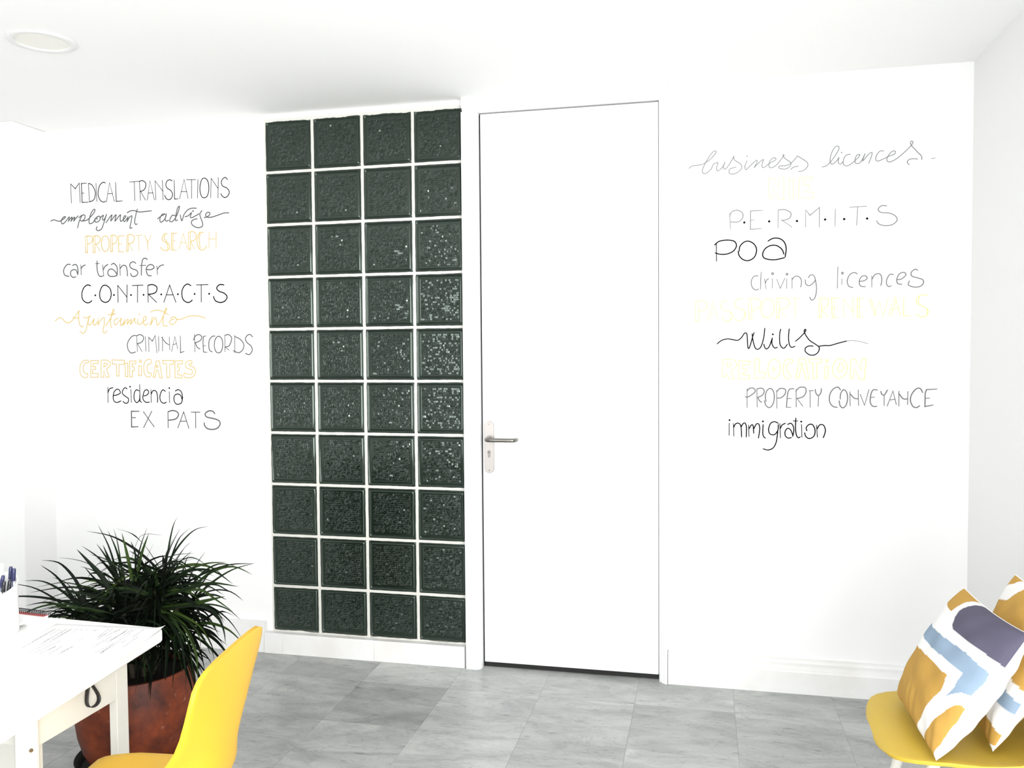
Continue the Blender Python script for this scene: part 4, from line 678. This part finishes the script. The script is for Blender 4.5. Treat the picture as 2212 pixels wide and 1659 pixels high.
# pen cup
cx, cy = .221, -1.876
cup = MB(); n = 44
R0 = .055
for k, (r, zz) in enumerate([(R0*.97, .7203), (R0, .7235), (R0, None), (R0-.003, None), (R0-.003, .7255)]):
    for j in range(n):
        a = 2*PI*j/n; x = cx+r*math.cos(a); y = cy+r*math.sin(a)
        z = zz if zz is not None else .852 + .021*math.sin(a-.35)
        cup.v.append((x, y, z))
for k in range(4):
    for j in range(n):
        a = k*n+j; b = k*n+(j+1) % n; cup.f.append((a, b, b+n, a+n))
cup.f.append(tuple(reversed(range(n)))); cup.f.append(tuple(range(4*n, 5*n)))
o = cup.build('pen_cup', M['white_plastic'], smooth=40); tag(o, 'white round pen cup full of pens on the desk at the left edge', 'cup')
PENS = [('white pen with a black cap, front left of the cup', 'pen_white', 'pen_black', (.002, -.036), (-.012, -.022), .148),
        ('grey pen leaning to the right in the cup', 'pen_grey', 'pen_navy', (.006, -.034), (.030, -.010), .146),
        ('white pen with navy cap close behind the grey pen in the cup', 'pen_white', 'pen_navy', (.016, -.030), (.036, -.006), .157),
        ('white pen with a long black clip between the navy pen and the rim', 'pen_white', 'pen_black', (.027, -.022), (.040, -.008), .140),
        ('thin white pen with black clip at the rightmost rim of the cup', 'pen_white', 'pen_black', (.036, -.012), (.045, .006), .140),
        ('pale capped pen with a black tip, tallest in the cup', 'pen_white', 'pen_white', (.004, .010), (.008, .020), .178),
        ('white pen with blue cap at the back of the cup', 'pen_white', 'pen_navy', (.020, .020), (.026, .030), .168),
        ('dark capped pen at the left of the cup', 'pen_white', 'pen_black', (-.014, .004), (-.020, .010), .170),
        ('green pen in the middle of the cup', 'pen_green', 'pen_green', (.008, -.012), (.004, -.014), .142),
        ('navy capped pen at the back right of the cup', 'pen_white', 'pen_navy', (.032, .012), (.044, .022), .166)]
for lab, bm_, cm_, (bx, by), (tx, ty), L in PENS:
    A = Vector((cx+bx, cy+by, .727)); B = Vector((cx+tx, cy+ty, 0)); hz = math.sqrt(max(L*L-(B.x-A.x)**2-(B.y-A.y)**2, .001)); B.z = A.z+hz
    d = (B-A).normalized()
    e = empty('pen', A); tag(e, lab, 'pen', 'pens in the white cup')
    MB().tube([A, A+d*.004, A+d*(L*.80)], [.0015, .0044, .0044], 12).build('barrel', M[bm_], e, smooth=40)
    cpm = MB().tube([A+d*(L*.80), A+d*(L*.97), A+d*L], [.0050, .0047, .0036], 12).build('cap', M[cm_], e, smooth=40)
    s_ = Vector((.55, -.83, 0)); s_ = (s_-d*s_.dot(d)).normalized()*.0062
    MB().tube([A+d*(L*.93)+s_*.6, A+d*(L*.93)+s_, A+d*(L*.72)+s_], .0011, 6).build('clip', M[cm_], e)

# ============================================================ POTTED PLANT
px_, py_ = .074, -1.12
plant = empty('potted_plant', (px_, py_, 0)); tag(plant, 'bushy dark green grass-leaved plant in a terracotta pot beside the desk', 'plant')
MB().lathe([(.150, .0), (.185, .004), (.203, .034), (.208, .036), (.206, .030), (.188, .001+.006), (.001, .006)], (px_, py_, .0005), 48, cap_bot=True).build('saucer', M['saucer'], plant, smooth=50)
MB().lathe([(.138, .0), (.152, .012), (.180, .065), (.195, .12), (.203, .18), (.203, .23), (.197, .28), (.190, .322), (.187, .332), (.180, .333), (.176, .325), (.182, .29), (.188, .24)], (px_, py_, .0075), 64, cap_bot=True).build('pot', M['terracotta'], plant, smooth=50)
MB().lathe([(.001, .004), (.09, .008), (.183, 0)], (px_, py_, .306), 40, cap_bot=True).build('soil', M['soil'], plant, smooth=True)
heads = [(-.07, -1.17, .56), (.02, -1.10, .60), (.09, -1.20, .56), (.17, -1.13, .62), (.22, -1.08, .56), (.12, -1.02, .66), (-.02, -1.03, .58)]
for k, (hx_, hy_, hz_) in enumerate(heads):
    b = Vector((px_+(hx_-px_)*.35, py_+(hy_-py_)*.35, .310)); t = Vector((hx_, hy_, hz_))
    pts = catmull([b, (b+t)/2+Vector((random.uniform(-.02, .02), random.uniform(-.02, .02), 0)), t], 6)
    MB().tube(pts, [.009]*len(pts), 8).build('stem', M['stem'], plant, smooth=True)
rl = random.Random(77)
def leaf(pts, w, side=None):
    P = catmull(pts, 4); n = len(P); mb = MB()
    up = Vector((rl.uniform(-.3, .3), rl.uniform(-1, -.5), rl.uniform(.2, 1))).normalized()
    for k, p in enumerate(P):
        t = k/(n-1); d = (P[min(k+1, n-1)]-P[max(k-1, 0)]).normalized()
        s = d.cross(up); s = s.normalized() if s.length > 1e-3 else Vector((1, 0, 0))
        nrm = s.cross(d).normalized()
        ww = w*.5*(min(1, .55+t*1.6))*(1-max(0, (t-.35)/.65)**1.5)+.0002
        mb.v += [tuple(p+s*ww), tuple(p-nrm*ww*.35), tuple(p-s*ww)]
    for k in range(n-1):
        a = 3*k; mb.f += [(a, a+1, a+4, a+3), (a+1, a+2, a+5, a+4)]
    return mb.build('leaf', M['leaf'], plant, smooth=True)
cnt = 0
for line in LEAVES.strip().split('\n'):
    a = [float(t) for t in line.split()]; w = a[0]/1000*.95; v = [t/1000 for t in a[1:]]
    pts = [Vector(v[i:i+3]) for i in range(0, len(v), 3)]
    leaf(pts, w); cnt += 1
while cnt < 296:
    h = heads[rl.randrange(len(heads))]; az = rl.uniform(0, 2*PI); el = math.radians(rl.triangular(-30, 85, 30)); L = rl.uniform(.16, .34)
    p = Vector(h)+Vector((rl.uniform(-.01, .01), rl.uniform(-.01, .01), rl.uniform(-.10, .0))); d = Vector((math.cos(az)*math.cos(el), math.sin(az)*math.cos(el), math.sin(el)))
    pts = [p.copy()]; droop = rl.uniform(.25, 1.0)*.62
    for k in range(4):
        p = p+d*(L/4); d = (d+Vector((0, 0, -droop*(.5+k*.3)))).normalized()
        if p.y > -.06: p.y = -.06
        pts.append(p.copy())
    if min(q.z for q in pts) < .12: continue
    leaf(pts, rl.uniform(.006, .0125)); cnt += 1

dense = MB()
def leaf_into(mb, pts, w):
    P = catmull(pts, 3); n = len(P)
    up = Vector((rl.uniform(-.6, .6), rl.uniform(-1, -.3), rl.uniform(0, 1))).normalized()
    for k, p in enumerate(P):
        t = k/(n-1); d = (P[min(k+1, n-1)]-P[max(k-1, 0)]).normalized()
        s = d.cross(up); s = s.normalized() if s.length > 1e-3 else Vector((1, 0, 0))
        ww = w*.5*(1-max(0, (t-.35)/.65)**1.5)+.0002
        mb.v += [tuple(p+s*ww), tuple(p-s*ww)]
    b0 = len(mb.v)-2*n
    for k in range(n-1):
        a = b0+2*k; mb.f.append((a, a+1, a+3, a+2))
m_ = 0
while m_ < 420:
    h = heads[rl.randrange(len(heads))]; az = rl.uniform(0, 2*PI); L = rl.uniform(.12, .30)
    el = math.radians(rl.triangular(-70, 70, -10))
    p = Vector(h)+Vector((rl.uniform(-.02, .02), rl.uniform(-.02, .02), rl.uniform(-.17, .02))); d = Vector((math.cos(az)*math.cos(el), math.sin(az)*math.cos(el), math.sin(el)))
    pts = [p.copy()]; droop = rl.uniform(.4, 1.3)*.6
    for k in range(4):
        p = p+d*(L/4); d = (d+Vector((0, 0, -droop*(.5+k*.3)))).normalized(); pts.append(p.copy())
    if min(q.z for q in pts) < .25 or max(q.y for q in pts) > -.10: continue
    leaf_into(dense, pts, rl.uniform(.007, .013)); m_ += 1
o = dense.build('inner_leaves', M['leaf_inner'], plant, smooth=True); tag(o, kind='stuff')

# ============================================================ CHAIRS
def shell_surface(nu=34, nv=24, shape='wide'):
    if shape == 'wide':
        sp = [(.245, .432), (.215, .446), (.12, .450), (.02, .445), (-.08, .445), (-.155, .462), (-.198, .515), (-.220, .600), (-.243, .710), (-.272, .825)]
        hw = [.195, .212, .222, .226, .226, .222, .218, .208, .196, .165]
        cu = [-.012, -.004, .004, .012, .030, .060, .080, .080, .060, .018]
        r0, ex = .20, 2.0
    else:
        sp = [(.193, .5056), (.176, .5206), (.103, .5266), (.02, .5216), (-.08, .5216), (-.155, .5396), (-.198, .5926), (-.210, .6543), (-.220, .7360), (-.230, .8719)]
        hw = [.185, .205, .218, .226, .228, .226, .193, .160, .172, .1702]
        cu = [-.010, .0, .001, .001, .002, .039, .0768, .0716, .028, .0]
        r0, ex = .10, 2.4
    S = catmull([(a, b, 0) for a, b in sp], 8); Wd = catmull([(a, 0, 0) for a in hw], 8); Cu = catmull([(a, 0, 0) for a in cu], 8)
    m = len(S)-1
    def samp(A, u):
        q = u*m; i = min(int(q), m-1); t = q-i; return A[i]*(1-t)+A[i+1]*t
    mb = MB()
    for i in range(nu+1):
        c = i/nu; u = .5-.5*math.cos(PI*c)
        u = .35*u+.65*c if False else u
        s = samp(S, u); w = samp(Wd, u).x; cc = samp(Cu, u).x
        e = 1.0
        if u < r0: e = max(1e-6, 1-((r0-u)/r0)**ex)**(1/ex)
        r1, x1 = (.14, 2.2) if shape == 'wide' else (.05, 3.2)
        if u > 1-r1: e = max(1e-6, 1-((u-1+r1)/r1)**x1)**(1/x1)
        e = max(e, .30 if u < .1 else .22)
        d = samp(S, min(u+.01, 1))-samp(S, max(u-.01, 0)); d.normalize(); nrm = Vector((-d.y, d.x, 0))
        if nrm.y < 0 and abs(nrm.y) > abs(nrm.x): nrm = -nrm
        if nrm.x < 0 and abs(nrm.x) >= abs(nrm.y): nrm = -nrm
        nrm = Vector((d.y, -d.x, 0)) if False else nrm
        for j in range(nv+1):
            v = -1+2*j/nv; k = abs(v)**2.6*cc*e
            mb.v.append((s.x+nrm.x*k, v*w*e, s.y+nrm.y*k))
    for i in range(nu):
        for j in range(nv):
            a = i*(nv+1)+j; mb.f.append((a, a+1, a+nv+2, a+nv+1))
    return mb
def make_chair(loc, ang, m, lab, cat='chair', **kw):
    ch = empty('shell_chair', (loc[0], loc[1], 0)); ch.rotation_euler = (0, 0, ang)
    tag(ch, lab, cat)
    def add(o):
        o.parent = ch; return o
    sh = add(shell_surface(**kw).build('seat_shell', m, smooth=True))
    sd = sh.modifiers.new('th', 'SOLIDIFY'); sd.thickness = .009; sd.offset = -1
    bv = sh.modifiers.new('bv', 'BEVEL'); bv.width = .003; bv.segments = 2; bv.limit_method = 'ANGLE'; bv.angle_limit = math.radians(50)
    up = 0 if kw.get('shape', 'wide') == 'wide' else .0775
    for sx, sy in ((1, 1), (1, -1), (-1, 1), (-1, -1)):
        add(MB().tube([(sx*.11, sy*.11, .420+up), (sx*.14, sy*.135, .36), (sx*.21, sy*.20, .0)], [.015, .015, .010], 14).build('leg', M['chair_leg'], smooth=True))
    for s in (1, -1):
        add(MB().box((-.14, s*.11-.014, .414+up), (.14, s*.11+.014, .428+up)).build('seat_bracket', M['chair_leg'], bevel=.002))
    add(MB().box((-.014, -.11, .412+up), (.014, .11, .420+up)).build('seat_bracket', M['chair_leg'], bevel=.002))
    return ch
make_chair((.9058, -2.2514), math.radians(189.09), M['yellow'], 'bright yellow shell chair at the end of the white desk', shape='narrow')
make_chair((2.745, -1.345), math.radians(180-2), M['mustard_shell'], 'mustard yellow shell chair holding two cushions at the right wall')

# ============================================================ CUSHIONS
def inside(poly, x, y):
    c = False; n = len(poly); j = n-1
    for i in range(n):
        xi, yi = poly[i]; xj, yj = poly[j]
        if (yi > y) != (yj > y) and x < (xj-xi)*(y-yi)/(yj-yi)+xi: c = not c
        j = i
    return c
MUS = (.50, .295, .07); PUR = (.105, .098, .145); BLU = (.26, .35, .46); WHT = (.84, .83, .82)
def smooth_poly(p, n=5): return [(q.x, q.y) for q in catmull([(a, b, 0) for a, b in p]+[(p[0][0], p[0][1], 0)], n, True)]
def cushion(corners, view_n, polys, lab, th=.07, N=190):
    A, D, B, C = [Vector(c) for c in corners]
    nrm = (B-D).cross(A-D).normalized()
    if nrm.dot(Vector(view_n)) < 0: nrm = -nrm
    cen = (A+B+C+D)/4
    root = empty('cushion', (cen.x, cen.y, min(B.z, D.z))); tag(root, lab, 'cushion')
    rw = random.Random(9)
    for side, nm in ((1, 'printed_face'), (-1, 'back_face')):
        n_ = N if side == 1 else 40
        v = []; cols = []
        for i in range(n_+1):
            for j in range(n_+1):
                s, t = .5-.5*math.cos(PI*(.12*i/n_*0+i/n_)), .5-.5*math.cos(PI*j/n_)
                s = .7*s+.3*i/n_; t = .7*t+.3*j/n_; x, y = 2*s-1, 2*t-1
                a = (x*(1-(.03 if x < 0 else -.015)*(1-y*y))+1)/2; b = (y*(1-.05*(1-x*x))+1)/2
                f = (max(0, 1-x*x)*max(0, 1-y*y))**.42
                P = D*(1-a)*(1-b)+B*a*(1-b)+A*(1-a)*b+C*a*b
                wr_ = .0035*math.sin(9*x+5*y)*math.sin(7*y-3*x)*f + .007*math.sin(24*x+9*y+2*math.sin(7*x))*max(0, -y-.45)*f + .005*math.sin(19*y-6*x)*max(0, x-.35)*f
                P = P+nrm*(side*th*f+wr_)
                v.append(tuple(P))
                c = WHT
                if side == 1:
                    for pl_, cc in polys:
                        if inside(pl_, s, t): c = cc
                cols.append(c)
        fcs = []
        for i in range(n_):
            for j in range(n_):
                a = i*(n_+1)+j; fcs.append((a, a+n_+1, a+n_+2, a+1))
        me = bpy.data.meshes.new(nm); me.from_pydata(v, [], fcs); me.materials.append(M['fabric'])
        at = me.color_attributes.new('print', 'FLOAT_COLOR', 'POINT')
        flat = []
        for c in cols: flat += [c[0], c[1], c[2], 1]
        at.data.foreach_set('color', flat)
        me.polygons.foreach_set('use_smooth', [True]*len(me.polygons)); me.update()
        o = bpy.data.objects.new(nm, me); COL.objects.link(o); attach(o, root)
    seam = [D, B, C, A, D]; pts = []
    def edge(s, t):
        x, y = 2*s-1, 2*t-1; a = (x*(1-(.03 if x < 0 else -.015)*(1-y*y))+1)/2; b = (y*(1-.05*(1-x*x))+1)/2
        return D*(1-a)*(1-b)+B*a*(1-b)+A*(1-a)*b+C*a*b
    for k in range(20): pts.append(edge(k/20, 0))
    for k in range(20): pts.append(edge(1, k/20))
    for k in range(20): pts.append(edge(1-k/20, 1))
    for k in range(21): pts.append(edge(0, 1-k/20))
    MB().tube(pts, .0016, 6).build('seam', M['paper'], root, smooth=True)
P1 = [([(-.05, 1.05), (-.05, .88), (.012, .87), (.09, .850), (.181, .838), (.306, .838), (.306, .90), (.312, .95), (.319, 1.05)], MUS),
      ([(.42, 1.1), (.388, .938), (.375, .888), (.406, .825), (.469, .775), (.538, .756), (.738, .756), (.906, .754), (1.05, .742), (1.05, 1.1)], PUR),
      ([(-.05, .655), (.238, .656), (.475, .669), (.812, .688), (.990, .665), (.992, .575), (.985, .475), (.944, .456), (.912, .419), (.875, .369), (.894, .462), (.875, .566), (.738, .566), (.469, .55), (.281, .55), (-.05, .565)], BLU),
      ([(-.05, .47), (.288, .469), (.531, .481), (.812, .486), (.819, .375), (.795, .28), (.769, .194), (.744, .106), (.662, -.05), (-.05, -.05)], MUS),
      ([(.994, .388), (.981, .392), (.962, .369), (.931, .312), (.906, .244), (.869, .119), (.819, .038), (.815, -.05), (.985, -.05), (.978, .03), (.990, .10), (.992, .225), (.994, .306)], MUS)]
cushion(((2.763, -1.197, .793), (2.594, -1.2, .478), (2.601, -1.573, .473), (2.797, -1.575, .790)), (-1, -.3, .3), P1,
        'front cushion with mustard, purple and pale blue print leaning on the mustard chair')
P2 = [([(-.05, 1.05), (-.05, .93), (.038, .90), (.09, .93), (.15, .956), (.2, 1.05)], MUS),
      ([(.394, 1.05), (.338, .919), (.300, .844), (.02, .78), (-.05, .60), (.8, .60), (1.05, .60), (1.05, 1.05)], MUS),
      ([(.6, .60), (1.05, .60), (1.05, .42), (.956, .425), (.7, .5)], MUS),
      ([(.4, .40), (.95, .36), (1.05, .33), (1.05, .25), (.95, .262), (.4, .29)], BLU),
      ([(.5, .14), (.894, .135), (1.05, .10), (1.05, .05), (.906, .0), (.6, .0)], MUS)]
cushion(((2.906, -1.150, .826), (2.790, -1.140, .478), (2.748, -1.495, .473), (2.927, -1.5, .832)), (-1, -.3, .3), P2,
        'rear cushion with mustard and blue print, behind the other cushion on the chair', N=110, th=.055)
